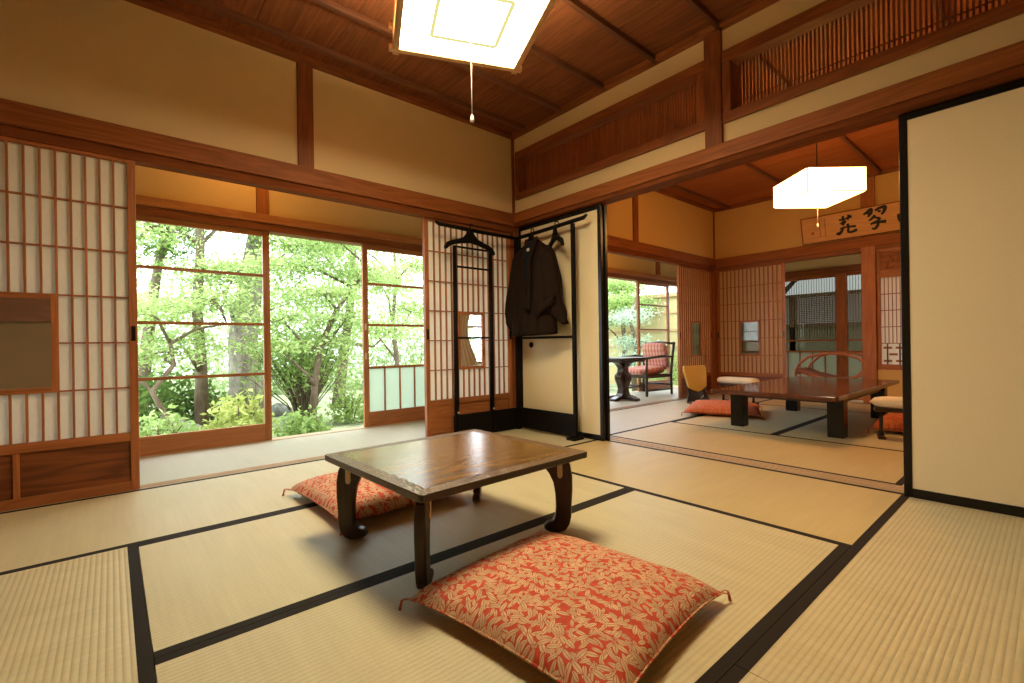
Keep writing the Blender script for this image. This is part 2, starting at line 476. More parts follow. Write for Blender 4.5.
# hidden back and left walls
b = MB(); b.box(XL, XG, YB - .1, YB, -.05, ZC + .05); struct('wall_back', b, M_plaster)
b = MB(); b.box(XL - .1, XL, YB, YG + .1, -.05, ZC + .05); struct('wall_left', b, M_plaster)
# far wall of the next room
b = MB(); b.box(XF + .02, XF + .09, YB, .09, ZN1 - .1, ZC + .05); b.box(XF + .02, XF + .09, -2.85, -1.87, 0, .40)
b.box(XF + .02, XF + .09, YB, -2.85, 0, ZN1)
struct('wall_far', b, M_plasterN)
b = MB(); b.box(XF - .025, XF + .012, YB, 0, ZN0, ZN1); struct('trim_13', b, M_cedar2, .004)
b = MB(); b.box(XF, XF + .11, YB, 0, ZK, ZN0); struct('trim_14', b, M_cedar, .002)
b = MB(); b.box(XF - .012, XF + .12, -1.875, -1.74, 0, ZC); struct('trim_15', b, M_shoji, .004)   # full-height post
b = MB(); b.box(XF - .035, XF + .11, .0, .09, 0, ZK); struct('trim_16', b, M_cedar, .003)
# veranda outer wall above the doors
b = MB(); b.box(XL, XG, YG + .0, YG + .07, 1.82, 2.5); struct('wall_veranda', b, M_plasterY)
b = MB(); b.box(XL, XG, YG - .035, YG + .09, 1.70, 1.765); struct('trim_17', b, M_cedar, .003)
b = MB(); b.box(XL, XG, YG - .05, YG + .04, 1.765, 1.83); struct('trim_18', b, M_door, .003)
b = MB()
for x in (-1.865, 1.98, 3.9): b.box(x - .045, x + .045, YG - .03, YG + .02, 1.82, 2.45)
struct('trim_19', b, M_cedar2, .003)
b = MB(); b.box(-3.75, -2.74, YG, YG + .06, 0, .94); struct('wall_veranda_end', b, M_dim)
b = MB(); b.box(-3.75, -2.74, YG - .03, YG + .06, .94, 1.70); struct('trim_20', b, M_batten)
b = MB(); b.box(XG, XG + .07, YB, YG + .07, 1.76, 2.5); struct('wall_far_veranda', b, M_plaster)
b = MB(); b.box(XG - .04, XG + .09, YB, YG + .09, 1.665, 1.76); struct('trim_21', b, M_cedar, .003)
b = MB(); b.box(XL, XG + .4, .09, YG + .45, 2.45, 2.52); b.box(XF + .09, XG + .45, YB, .09, 2.45, 2.52); struct('ceiling_veranda', b, M_ceil)

# ceilings
b = MB()
xs = np.arange(XL, 0.03, .425)
xs = list(np.arange(-.02, XL - .4, -.425))[::-1]
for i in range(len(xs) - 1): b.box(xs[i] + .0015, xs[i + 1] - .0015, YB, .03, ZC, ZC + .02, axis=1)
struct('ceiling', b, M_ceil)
b = MB()
xs = np.arange(.09, XF + .4, .425)
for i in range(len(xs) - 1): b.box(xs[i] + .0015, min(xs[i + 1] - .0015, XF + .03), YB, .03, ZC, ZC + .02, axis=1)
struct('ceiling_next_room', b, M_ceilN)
b = MB(); b.box(XL - .1, XF + .1, YB - .1, .1, ZC + .03, ZC + .08); struct('ceiling_deck', b, M_batten)
b = MB(); k = 0
for y in [-.20 - .43 * i for i in range(11)]:
    b.box(XL, .0, y - .016, y + .016, ZC - .035, ZC)
struct('trim_22', b, M_batten, .003)
b = MB()
for y in [-.22 - .86 * i for i in range(6)]:
    b.box(.1, XF, y - .016, y + .016, ZC - .035, ZC)
struct('trim_23', b, M_batten, .003)
b = MB()
b.box(XL, 0.02, -.045, .03, ZC - .035, ZC); b.box(-.045, .03, YB, -.045, ZC - .035, ZC)
struct('trim_24', b, M_cedar, .004)
b = MB()
b.box(.09, XF, -.045, .03, ZC - .035, ZC); b.box(XF - .045, XF + .02, YB, -.045, ZC - .035, ZC); b.box(.09, .135, YB, -.045, ZC - .035, ZC)
struct('trim_25', b, M_cedar, .004)

# ------------------------------------------------------------------ tatami mats
def mat_tatami(x0, x1, y0, y1, along, label, m=M_tat, heri=(1, 1)):
    Lx, Ly = x1 - x0, y1 - y0
    ln, w = (Lx, Ly) if along == 'x' else (Ly, Lx)
    t = thing('tatami_mat', label, 'tatami mat', ((x0 + x1) / 2, (y0 + y1) / 2, -.03), 0 if along == 'x' else PI / 2)
    b = MB(); h = .032
    b.box(-ln / 2 + .001, ln / 2 - .001, -w / 2 + (h if heri[0] else .001), w / 2 - (h if heri[1] else .001), 0, .03); b.build('rush_surface', m, t)
    for k, s in ((0, -1), (1, 1)):
        if not heri[k]: continue
        b = MB(); b.box(-ln / 2 + .001, ln / 2 - .001, s * (w / 2 - h), s * (w / 2 - .0008), 0, .0305); b.build('cloth_border', M_heri, t)
    return t
Y1, Y2, Y3 = -.905, -1.79, -2.73
mat_tatami(-1.72, .10, Y1, 0, 'x', 'tatami mat in the near room corner under the black clothes rack')
mat_tatami(-3.54, -1.72, Y1, 0, 'x', 'tatami mat lying along the sill below the left paper screen and open garden doorway')
mat_tatami(-2.74, -.80, Y2, Y1, 'x', 'tatami mat under the far half of the carved low table and the far red cushion')
mat_tatami(-2.74, -.80, Y3, Y2, 'x', 'tatami mat carrying the near red cushion in front of the carved low table')
mat_tatami(-.80, .10, Y3, Y1, 'y', 'ochre tatami mat along the threshold of the opening between the rooms', M_tatR)
mat_tatami(-3.64, -2.74, Y3, Y1, 'y', 'tatami mat at the left photo edge with ribs running toward the garden')
mat_tatami(-1.72, .10, -3.6, Y3, 'x', 'tatami mat in the bottom right of the photo before the wide sliding panel')
mat_tatami(-3.62, -1.72, -3.6, Y3, 'x', 'tatami mat nearest the camera, below the near cushion')
mat_tatami(.235, 1.2, -2.67, -.85, 'y', 'tatami mat just inside the next room along the threshold', M_tatR)
mat_tatami(.235, 2.05, -.85, 0, 'x', 'pale tatami mat of the next room beside its veranda, nearer half', M_tatG)
mat_tatami(2.05, XF, -.85, 0, 'x', 'tatami mat of the next room under the gold legless chair', M_tatG)
mat_tatami(1.2, 3.0, -1.745, -.85, 'x', 'tatami mat under the veranda-side half of the dark low table', M_tat)
mat_tatami(1.2, 3.0, -2.67, -1.745, 'x', 'tatami mat under the other half of the dark low table, nearer the right panel', M_tat)
mat_tatami(3.0, XF, -2.67, -.85, 'y', 'tatami mat at the foot of the far wall of the next room', M_tatR)
mat_tatami(.235, 2.05, -3.55, -2.67, 'x', 'tatami mat of the next room mostly hidden behind the right sliding panel', M_tatR)
mat_tatami(2.05, XF, -3.55, -2.67, 'x', 'tatami mat of the next room under the far right orange cushion', M_tatR)

# ------------------------------------------------------------------ shoji, fusuma, glass doors
def shoji(label, loc, rz, divider=None, gm=None, km=None, pm=None, mw=.0045, W=.9, H=1.772, th=.036):
    t = thing('shoji_screen', label, 'paper screen', loc, rz)
    s = .036; zb = .31
    b = MB(); b.box(0, s, -th / 2, th / 2, 0, H); b.box(W - s, W, -th / 2, th / 2, 0, H)
    b.box(s, W - s, -th / 2, th / 2, 0, .05); b.box(s, W - s, -th / 2, th / 2, zb - .045, zb); b.box(s, W - s, -th / 2, th / 2, H - .018, H)
    if divider: b.box(divider - .011, divider + .011, -th / 2, th / 2, .05, zb - .045)
    b.build('frame', M_shoji, t, .002)
    nc, nr = 15, 6
    px = (W - 2 * s) / nc; pz = (H - .018 - zb) / nr
    wx0, wx1 = s + px * 5, s + px * 10; wz0, wz1 = zb + pz, zb + pz * 3
    b = MB()
    for i in range(1, nc):
        x = s + px * i
        for z0, z1 in (((zb, wz0), (wz1, H - .018)) if 5 < i < 10 else ((zb, H - .018),)):
            b.box(x - mw, x + mw, -.013, .003, z0, z1)
    for j in range(1, nr):
        z = zb + pz * j
        for x0, x1 in (((s, wx0), (wx1, W - s)) if j == 2 else ((s, W - s),)):
            b.box(x0, x1, -.0125, .0035, z - .004, z + .004)
    b.build('lattice', M_shoji, t)
    b = MB()
    for x0, x1, z0, z1 in ((s, wx0, zb, H - .018), (wx1, W - s, zb, H - .018), (wx0, wx1, zb, wz0), (wx0, wx1, wz1, H - .018)):
        b.box(x0, x1, .004, .0055, z0, z1)
    b.build('paper', pm or M_paper, t)
    b = MB(); b.box(s, W - s, -.006, .006, .05, zb - .045); b.build('kick_board', km or M_kick, t)
    b = MB(); f = .022
    b.box(wx0 - .004, wx0 + f, -.016, .01, wz0 - .004, wz1 + .004); b.box(wx1 - f, wx1 + .004, -.016, .01, wz0 - .004, wz1 + .004)
    b.box(wx0 + f, wx1 - f, -.016, .01, wz0 - .004, wz0 + f); b.box(wx0 + f, wx1 - f, -.016, .01, wz1 - f, wz1 + .004)
    wf = b.build('window_frame', M_shoji, t, .001); gm = gm or M_glass
    b = MB(); b.box(wx0 + f, wx1 - f, -.001, .002, wz0 + f, wz1 - f); b.build('glass_pane', gm, wf)
    for x in ((s / 2), (W - s / 2)):
        b = MB(); b.box(x - .009, x + .009, -th / 2 - .0015, -th / 2 + .002, .80, .88); b.build('finger_pull', M_lacq, t)
    return t
shoji('paper screen at the left photo edge with a dark glass pane and wood kick board', (-3.60, .025, 0), 0, divider=.44)
shoji('paper screen behind the ladder-like clothes rack in the near room corner', (-.912, .055, 0), 0, km=M_shoji)  # lighter kick board: the stronger light there is put into its wood colour
shoji('paper screen left of the next room far corner, facing the camera side on', (2.925, .055, 0), 0, gm=M_glassD, pm=M_paper2, mw=.0055)
shoji('paper screen on the next room far wall with a small square glass pane', (XF + .04, -.004, 0), -PI / 2, gm=M_glassM, pm=M_paper2, mw=.0065)

def fusuma(label, loc, rz, W=.95, H=1.775, th=.024, pull=.15, fr=.032):
    t = thing('sliding_panel', label, 'sliding panel', loc, rz)
    b = MB(); b.box(0, fr, -th / 2, th / 2, 0, H); b.box(W - fr, W, -th / 2, th / 2, 0, H)
    b.box(fr, W - fr, -th / 2, th / 2, 0, fr + .012); b.box(fr, W - fr, -th / 2, th / 2, H - fr - .004, H)
    b.build('lacquer_frame', M_lacq, t, .003)
    b = MB(); b.box(fr, W - fr, -th / 2 + .004, th / 2 - .004, fr + .012, H - fr - .004); b.build('paper_face', M_fusuma, t)
    if pull is not None:
        b = MB()
        M = Matrix.Translation((pull, 0, .745)) @ Matrix.Rotation(PI / 2, 4, 'X')
        V0 = len(b.v); b.lathe([(.024, -th / 2 - .001), (.026, -th / 2 - .001), (.026, th / 2 + .001), (.006, th / 2 + .001)], (0, 0, 0), 20)
        b.v = [tuple(M @ Vector(p)) for p in b.v]
        b.build('round_pull', M_lacq, t)
    return t
fusuma('cream sliding panel in a black lacquer frame behind the hanging jacket', (.048, -.02, 0), -PI / 2, .945, H=1.815, pull=.15, th=.03)
fusuma('second cream panel pushed behind the one with the hanging jacket, only its black edge showing', (.09, -.03, 0), -PI / 2, .945, H=1.815, pull=None, th=.03)
fusuma('wide cream sliding panel in a black lacquer frame at the right photo edge', (.06, -2.742, 0), -PI / 2, .98, H=1.815, pull=None)

def glass_door(label, x0, x1, y, rails, panel=None, H=1.70, m=M_door, name='glass_door', rz=0, loc=None, gm=None, fm=None):
    W = x1 - x0; th = .032; s = .05
    t = thing(name, label, 'glass door', loc or (x0, y, .004), rz)
    b = MB(); b.box(0, s, -th / 2, th / 2, 0, H); b.box(W - s, W, -th / 2, th / 2, 0, H)
    b.box(s, W - s, -th / 2, th / 2, 0, .135); b.box(s, W - s, -th / 2, th / 2, H - .045, H)
    b.build('frame', m, t, .002)
    b = MB()
    for z in rails: b.box(s, W - s, -.011, .011, z - .011, z + .011)
    if panel:
        for k in range(1, 5):
            x = s + (W - 2 * s) * k / 5; b.box(x - .006, x + .006, -.011, .011, .135, panel)
    if gm is not None:
        bars = b; b = MB(); k = int((W - 2 * s) / .032)
        for i in range(1, k):
            x = s + (W - 2 * s) * i / k; b.box(x - .0022, x + .0022, -.008, -.003, rails[0], H - .045)
        b.build('upright_slats', M_tableD, t); b = bars
    b.build('glazing_bar', m, t)
    z0 = .135
    if panel:
        b = MB(); b.box(s, W - s, .0, .003, .135, panel); b.build('frosted_pane', fm or M_frost, t); z0 = panel
    b = MB(); b.box(s, W - s, -.0015, .0015, z0, H - .045); b.build('glass_pane', gm or M_glass, t)
    for z in (.66, .93):
        b = MB(); b.box(.012, .028, -th / 2 - .0015, -th / 2 + .002, z - .03, z + .03); b.build('finger_pull', M_metal, t)
    return t
glass_door('unseen glass garden door added to let daylight onto the left paper screen', -4.68, -3.78, YG, (1.335, .94, .54))  # out of view, added so daylight reaches the back of the left screen
glass_door('left glass garden door with four tall panes behind the open doorway', -2.72, -1.82, YG, (1.335, .94, .54))
glass_door('glass garden door with a row of frosted panes low down, right of the clear garden view', -1.035, -.14, YG + .0, (1.335, .95, .55), .55)
glass_door('glass garden door seen only through the pane of the corner paper screen', -.14, .75, YG + .04, (1.335, .95, .55), .55)
glass_door('glass garden door of the next room behind the pink armchair', 3.33, 4.22, YG, (1.335, .95, .68, .45), None)
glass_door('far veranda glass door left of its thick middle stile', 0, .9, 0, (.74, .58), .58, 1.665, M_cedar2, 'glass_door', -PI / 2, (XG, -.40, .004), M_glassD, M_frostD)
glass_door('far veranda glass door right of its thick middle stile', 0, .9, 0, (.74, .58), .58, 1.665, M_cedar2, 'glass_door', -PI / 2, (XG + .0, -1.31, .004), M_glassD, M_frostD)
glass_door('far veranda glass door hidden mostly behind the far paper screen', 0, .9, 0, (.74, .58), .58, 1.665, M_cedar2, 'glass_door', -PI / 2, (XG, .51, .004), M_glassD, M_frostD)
b = MB(); b.box(XG - .055, XG - .016, -1.36, -1.235, .004, 1.66); struct('trim_26', b, M_cedar2, .003)

# far wall lattice window with carved transom, right of the post
t = thing('lattice_window', 'fine lattice paper window beside the far room post, under a carved board', 'window', (XF + .04, -1.88, .40), -PI / 2)
W, H = .9, 1.10
b = MB(); b.box(0, .03, -.03, .03, 0, H); b.box(W - .03, W, -.03, .03, 0, H); b.box(.03, W - .03, -.03, .03, 0, .06); b.box(.03, W - .03, -.03, .03, H - .05, H)
b.build('frame', M_shoji, t, .002)
b = MB()
for i in range(1, 24):
    x = .03 + (W - .06) * i / 24; b.box(x - .003, x + .003, -.012, .0, .30, H - .05)
for j in range(4):
    z = .30 + (H - .35) * j / 4; b.box(.03, W - .03, -.012, .001, z - .004, z + .004)
for j in range(3):
    z = .10 + j * .075
    for i in range(8):
        x = .05 + i * .11 + (.05 if j % 2 else 0)
        if x + .075 < W - .03: b.box(x, x + .075, -.012, .001, z - .012, z + .012)
    for i in range(8):
        x = .085 + i * .11
        if x < W - .04: b.box(x - .006, x + .006, -.012, .001, .06, .30)
b.build('lattice', M_shoji, t)
b = MB(); b.box(.03, W - .03, .004, .0055, .06, H - .05); b.build('paper', M_paper, t)
t = thing('carved_transom', 'reddish carved floral board above the fine lattice window', 'transom', (XF + .04, -1.88, 1.50), -PI / 2)
b = MB(); b.box(0, .03, -.03, .03, .0, .275); b.box(W - .03, W, -.03, .03, .0, .275); b.box(.03, W - .03, -.03, .03, 0, .035); b.box(.03, W - .03, -.03, .03, .245, .275)
b.build('frame', M_shoji, t, .002)
b = MB(); b.box(.03, W - .03, -.006, .006, .035, .245)
for i in range(60):
    a = random.random() * PI
    b.ell((random.uniform(.06, W - .06), -.008, random.uniform(.06, .22)), (.022, .006, .008), Matrix.Rotation(a, 3, 'Y'))
b.build('carved_panel', M_cedar, t)

# ------------------------------------------------------------------ transom lattices (ranma) in wall B
def ranma(label, y0, y1):
    t = thing('transom_lattice', label, 'transom', (.06, y1, 2.06), -PI / 2)
    W = y1 - y0; H = .43
    b = MB(); b.box(0, W, -.07, .07, 0, .06); b.box(0, W, -.07, .07, H - .07, H); b.box(0, .05, -.07, .07, .06, H - .07); b.box(W - .05, W, -.07, .07, .06, H - .07)
    b.build('frame', M_cedar, t, .003)
    b = MB(); n = int((W - .1) / .0195)
    for i in range(1, n):
        x = .05 + (W - .1) * i / n; b.box(x - .0048, x + .0048, .018, .028, .06, H - .07)
    b.box(.05, W - .05, .03, .036, .135, .143)
    b.build('slats', M_cedar, t)
ranma('slatted transom above the hanging jacket, left of the short wall post', -1.82, -.035)
ranma('slatted transom glowing orange, right of the short wall post', -3.6, -1.93)

# ------------------------------------------------------------------ carved low table
TC = (-1.778, -1.667); TR = math.radians(2)
t = thing('low_table', 'carved wooden low table with shiny top between two red cushions', 'table', (*TC, 0), TR)
TW, TD, TZ = .766, .728, .324
def rrect(w, d, r, n=5):
    pts = []
    for cx_, cy_, a0 in ((w / 2 - r, d / 2 - r, 0), (-w / 2 + r, d / 2 - r, PI / 2), (-w / 2 + r, -d / 2 + r, PI), (w / 2 - r, -d / 2 + r, 1.5 * PI)):
        for k in range(n): 
            a = a0 + PI / 2 * k / (n - 1); pts.append((cx_ + r * math.cos(a), cy_ + r * math.sin(a)))
    return pts
b = MB(); b.prism(rrect(TW, TD, .018), .024, Matrix.Translation((0, 0, TZ - .012)), axis=0); top = b.build('tabletop', M_table, t, .004)
b = MB()
for x0, x1, y0, y1 in ((-.30, .30, -.235, -.215), (-.30, .30, .215, .235), (-.31, -.29, -.215, .215), (.29, .31, -.215, .215)):
    b.box(x0, x1, y0, y1, TZ - .05, TZ - .024)
b.build('apron', M_tableD, t, .002)
for x0 in (-.30, .17):
    b = MB(); b.box(x0 + .05, x0 + .15, -.12, .12, TZ - .062, TZ - .024); b.build('leg_stay', M_tableD, t, .002)
def leg_outline():
    # profile in (outward, z): outer curve down then inner curve up
    outer = [(-.050, .300), (.030, .300), (.048, .270), (.056, .225), (.056, .17), (.052, .11), (.050, .065), (.043, .033), (.028, .009), (.004, .0), (-.030, .002), (-.056, .012)]
    inner = [(-.060, .026), (-.046, .040), (-.026, .046), (-.014, .062), (-.010, .10), (-.012, .15), (-.020, .20), (-.036, .235), (-.062, .268), (-.085, .280)]
    return outer + inner + [(-.095, .300)]
for sx, sy in ((-1, -1), (1, -1), (1, 1), (-1, 1)):
    d = Vector((sx, sy, 0)).normalized(); c = Vector((sx * .312, sy * .262, 0))
    M = Matrix((d, Vector((0, 0, 1)), d.cross(Vector((0, 0, 1))))).transposed().to_4x4(); M.translation = c
    b = MB(); b.prism(leg_outline(), .036, M, axis=1); lg = b.build('leg', M_tableD, t, .006)
    for sd in (-1, 1):
        b = MB(); b.prism([(.004, .222), (.012, .217), (.020, .222), (.022, .23), (.022, .298), (.002, .298), (.002, .23)], .006, M @ Matrix.Translation((-.006, 0, sd * .021)), axis=1)
        o = b.build('hinge_plate', M_cream, lg); o['label'] = 'cream rounded hinge plate'

# ------------------------------------------------------------------ floor cushions
def cushion(label, loc, rz, sx, sy, h, m, tassels=((1, 1), (1, -1), (-1, 1), (-1, -1)), name='floor_cushion', group=None):
    t = thing(name, label, 'cushion', loc, rz, group)
    def surf(sign):
        def fn(u, v):
            a, c = 2 * u - 1, 2 * v - 1
            a = math.copysign(abs(a) ** .8, a); c = math.copysign(abs(c) ** .8, c)
            k = (max(0, (1 - abs(a) ** 3.0)) * max(0, (1 - abs(c) ** 3.0))) ** .42
            # edges pulled in slightly between the pointed corners
            pin = .05
            x = a * sx / 2 * (1 - pin * (1 - c * c)); y = c * sy / 2 * (1 - pin * (1 - a * a))
            wr = .0035 * math.sin(13 * a + 3 * c) * math.sin(9 * c - 2 * a) * (abs(a) * abs(c)) ** .5
            up = h * .60 * k if sign > 0 else -h * .40 * k
            corner = abs(a) ** 5 * abs(c) ** 5
            z = h * .40 + up + wr * sign + corner * h * -.12
            return (x, y, max(z, .0015))
        return fn
    b = MB(); b.grid(surf(1), 40, 40)
    n0 = len(b.v); b.grid(surf(-1), 40, 40); b.f = [f if i < 1600 else f[::-1] for i, f in enumerate(b.f)]
    b.build('cover', m, t)
    b = MB(); 
    pts = []
    for k in range(40):
        e = k / 10; s_ = int(e) % 4; q = 2 * (e - int(e)) - 1; pin = .05
        P = {0: (q, -1), 1: (1, q), 2: (-q, 1), 3: (-1, -q)}[s_]
        pts.append((P[0] * sx / 2 * (1 - pin * (1 - P[1] ** 2)), P[1] * sy / 2 * (1 - pin * (1 - P[0] ** 2)), h * .40 - (abs(P[0] * P[1]) ** 5) * h * .12))
    b.tube(pts + [pts[0]], .003, 6, False); b.build('seam_piping', m, t)
    for ax, ay in tassels:
        c = Vector((ax * sx / 2, ay * sy / 2, h * .30)); d = Vector((ax, ay, 0)).normalized()
        b = MB(); e = c + d * .02; side = Vector((-d.y, d.x, 0))
        pts = [c - d * .006, c + d * .012 + side * .006 + Vector((0, 0, .004)), e + side * .010, e + side * .002 + Vector((0, 0, -.012)), c + d * .018 - side * .004 + Vector((0, 0, -.004)), c]
        b.tube(pts, .0016, 5)
        b.tube([e + side * .004, e + side * .006 + d * .006 + Vector((0, 0, -h * .30 + .003))], [.003, .0045], 6)
        b.build('tassel', M_thread, t)
    return t
cushion('near red and cream leaf patterned floor cushion in front of the table', (-1.832, -2.305, 0.0005), math.radians(7.0), .61, .655, .10, M_cush)
cushion('far red leaf patterned floor cushion half hidden under the carved table', (-1.805, -1.005, 0.0005), math.radians(2), .64, .66, .115, M_cush)
cushion('orange floor cushion under the gold legless chair', (2.07, -.93, 0.0005), math.radians(22), .72, .70, .115, M_cush2)
cushion('orange floor cushion at the far right behind the cream armrest and black frame', (2.10, -2.53, 0.0005), math.radians(4), .60, .60, .14, M_cush2)

# ------------------------------------------------------------------ ceiling lamp
LC = (-1.572, -1.53, 2.2); LR = math.radians(-23.5); LS = .63
t = thing('ceiling_lamp', 'square wooden ceiling lamp with a glowing white panel', 'lamp', LC, LR)
hs = LS / 2
b = MB()
for s in (-1, 1):
    lo, hi = (s * hs - .008, s * hs + .022) if s < 0 else (s * hs - .022, s * hs + .008)
    for z0 in (0, .106):
        b.box(-hs - .026, hs + .026, lo, hi, z0, z0 + .024); b.box(lo, hi, -hs - .026, hs + .026, z0 + .0001, z0 + .0239)
for sx in (-1, 1):
    for sy in (-1, 1): b.box(sx * hs - .008, sx * hs + .008, sy * hs - .008, sy * hs + .008, .02, .13)
b.build('frame', M_lampwood, t, .002)
b = MB(); b.box(-hs + .009, hs - .009, -hs + .009, hs - .009, .008, .014); b.build('light_panel', M_lamp, t)
M_side = paper('lamp_side_paper', (.85, .72, .50), .5)
b = MB()
for s in (-1, 1):
    b.box(-hs + .009, hs - .009, s * hs - .003, s * hs - .001, .024, .11); b.box(s * hs - .003, s * hs - .001, -hs + .009, hs - .009, .024, .11)
b.build('side_paper', M_side, t)
b = MB()
q = hs - .16
for s in (-1, 1):
    b.box(-q, q, s * q - .009, s * q + .009, .002, .007); b.box(s * q - .009, s * q + .009, -q, q, .002, .0068)
M_glow = emit('lamp_inner_frame', (.42, .39, .15), 1.0)
b.build('inner_frame', M_glow, t)
b = MB(); b.lathe([(.10, .43), (.10, .45), (.05, .46)], (0, 0, 0), 24); b.lathe([(.03, .02), (.03, .44)], (0, 0, 0), 16)
b.build('ceiling_mount', M_cordD, t)
b = MB(); b.tube([(0, 0, .008), (0, 0, -.425)], .0022, 6); pc = b.build('pull_cord', M_cord, t)
b = MB(); b.lathe([(.003, -.42), (.006, -.425), (.009, -.445), (.006, -.452)], (0, 0, 0), 12); b.build('cord_knob', M_cord, pc)

# ------------------------------------------------------------------ pendant lamp of the next room
t = thing('pendant_lamp', 'glowing paper box lamp hanging by a cord over the dark table', 'lamp', (1.76, -1.91, 1.94), math.radians(-40))
w, d, h = .475, .475, .19
b = MB(); e = .003
b.box(-w / 2, w / 2, -d / 2, d / 2, 0, e)
for s in (-1, 1):
    b.box(-w / 2, w / 2, s * d / 2 - e, s * d / 2, e, h) if s > 0 else b.box(-w / 2, w / 2, -d / 2, -d / 2 + e, e, h)
    b.box(s * w / 2 - e, s * w / 2, -d / 2 + e, d / 2 - e, e, h) if s > 0 else b.box(-w / 2, -w / 2 + e, -d / 2 + e, d / 2 - e, e, h)
b.build('paper_shade', M_lamp2, t)
b = MB(); b.box(-w / 2 + .004, w / 2 - .004, -d / 2 + .004, d / 2 - .004, h - .012, h - .004); b.build('added_shade_lid', M_lampwood, t)  # opaque lid added to keep the shade's light off the ceiling
b = MB()
e = .0035
for sx in (-1, 1):
    for sy in (-1, 1): b.box(sx * w / 2 - e, sx * w / 2 + e, sy * d / 2 - e, sy * d / 2 + e, -e, h + e)
for z in (0, h):
    for s in (-1, 1):
        b.box(-w / 2 + e, w / 2 - e, s * d / 2 - e, s * d / 2 + e, z - e, z + e); b.box(s * w / 2 - e, s * w / 2 + e, -d / 2 + e, d / 2 - e, z - e, z + e)
b.build('wire_frame', M_lampwood, t)
b = MB(); b.tube([(0, 0, h), (0, 0, ZC - 1.94)], .004, 8); b.lathe([(.04, ZC - 1.96), (.04, ZC - 1.94)], (0, 0, 0), 16); b.build('hanging_cord', M_cordD, t)
b = MB(); b.tube([(0, 0, 0), (0, 0, -.20)], .0018, 6); b.lathe([(.003, -.20), (.008, -.215), (.008, -.23), (.003, -.235)], (0, 0, 0), 10); b.build('pull_cord', M_cord, t)

# unseen veranda lamps, added to warm the wall band above the doors
def fill_bowl_lamp(label, loc):
    t = thing('veranda_fill_lamp', label, 'lamp', loc)
    b = MB(); b.lathe([(.02, -.075), (.07, -.065), (.10, -.04), (.11, -.015)], (0, 0, 0), 20); b.build('glass_bowl', M_bowl, t)
    b = MB(); b.lathe([(.118, -.016), (.118, 0), (.05, 0)], (0, 0, 0), 20); b.build('lamp_base', M_lampwood, t)
M_bowl = emit('fill_lamp_glow', (1.0, .50, .12), 22.0)
fill_bowl_lamp('added unseen bowl lamp warming the veranda wall above the left glass door', (-2.0, .50, 2.45))
fill_bowl_lamp('added unseen bowl lamp warming the veranda wall near the armchairs', (2.2, .50, 2.45))

# ------------------------------------------------------------------ clothes rack in the corner
t = thing('clothes_rack', 'black lacquer folding clothes rack standing in the near room corner', 'clothes rack', (-.06, -.10, 0))
def relx(x): return x + .075
def rely(y): return y + .10
cx_, cy_ = 0, 0
b = MB(); b.box(-.022, .022, -.016, .016, 0, 1.70); b.build('post', M_lacq2, t, .004)
# left wing along the garden wall
for x in (-.653, -.292):
    b = MB(); b.tube([(x, .01, .03), (x, .01, 1.55)], [.021, .017], 10); p = b.build('post', M_lacq2, t)
    b = MB(); b.ell((x, -.012, .212), (.009, .006, .009)); b.build('screw_cap', M_metal, p)
for z in (1.545, 1.385, .81):
    b = MB(); b.tube([(-.653, .01, z), (-.292, .01, z)], .0085, 8); b.build('rung', M_lacq2, t)
b = MB(); b.tube([(-.83, .005, 1.715), (-.80, .005, 1.702), (-.5, .005, 1.695), (0, .0, 1.693)], [.010, .016, .016, .016], 10); b.build('hanging_rail', M_lacq2, t)
b = MB(); b.box(-.685, -.0, -.004, .016, .005, .192); b.build('base_board', M_lacq2, t, .004)
b = MB(); b.box(-.69, -.645, -.06, .06, 0, .022); b.build('foot', M_lacq2, t, .004)
# right wing along the sliding panel
b = MB(); b.box(-.012, .014, -.682, -.652, .0, 1.69); b.build('post', M_lacq2, t, .003)
b = MB(); b.tube([(0, .0, 1.693), (0, -.4, 1.70), (0, -.78, 1.712), (0, -.81, 1.728)], [.016, .016, .016, .010], 10); b.build('hanging_rail', M_lacq2, t)
b = MB(); b.tube([(0, 0, .805), (0, -.67, .805)], .010, 8); b.build('rung', M_lacq2, t)
b = MB(); b.box(-.008, .012, -.655, -.016, .02, .195); b.build('base_board', M_lacq2, t, .004)
b = MB(); b.box(-.07, .05, -.71, -.63, 0, .022); b.build('foot', M_lacq2, t, .004)

def hanger(label, loc, rz, w=.42, yoke=0.):
    t = thing('clothes_hanger', label, 'hanger', loc, rz)
    k = w / .5
    half = [(.020, -.030), (.034, -.062), (.066, -.098), (.12, -.120), (.18, -.136), (.225, -.156), (.25, -.192), (.248, -.212), (.232, -.214), (.20, -.186), (.14, -.164), (.08, -.150)]
    ol = [(x * k, z) for x, z in half] + [(0, -.140)] + [(-x * k, z) for x, z in half[::-1]]
    b = MB(); b.prism(ol, .026, Matrix.Rotation(PI / 2, 4, 'X')); b.build('shoulder_bar', M_lacq2, t, .006)
    b = MB(); a = [(0, 0, -.04)] + [(.0 , .0, -.005)] + [(0, math.cos(q) * .016 - .016, math.sin(q) * .016 + .0) for q in np.linspace(0, PI * 1.05, 8)]
    b.tube(a, .0045, 7); b.lathe([(.020, -.075), (.017, -.05), (.010, -.03), (.006, -.02)], (0, 0, 0), 12); b.build('hook', M_lacq2, t)
    return t
hanger('empty black wooden hanger on the left rail of the rack before the paper screen', (-.575, -.115, 1.722), 0, .50)
hanger('empty black hanger on the right rail beside the jacket', (-.085, -.60, 1.722), PI / 2 - .45, .34)
hanger('black hanger holding the dark brown jacket', (-.10, -.335, 1.714), PI / 2, .40)

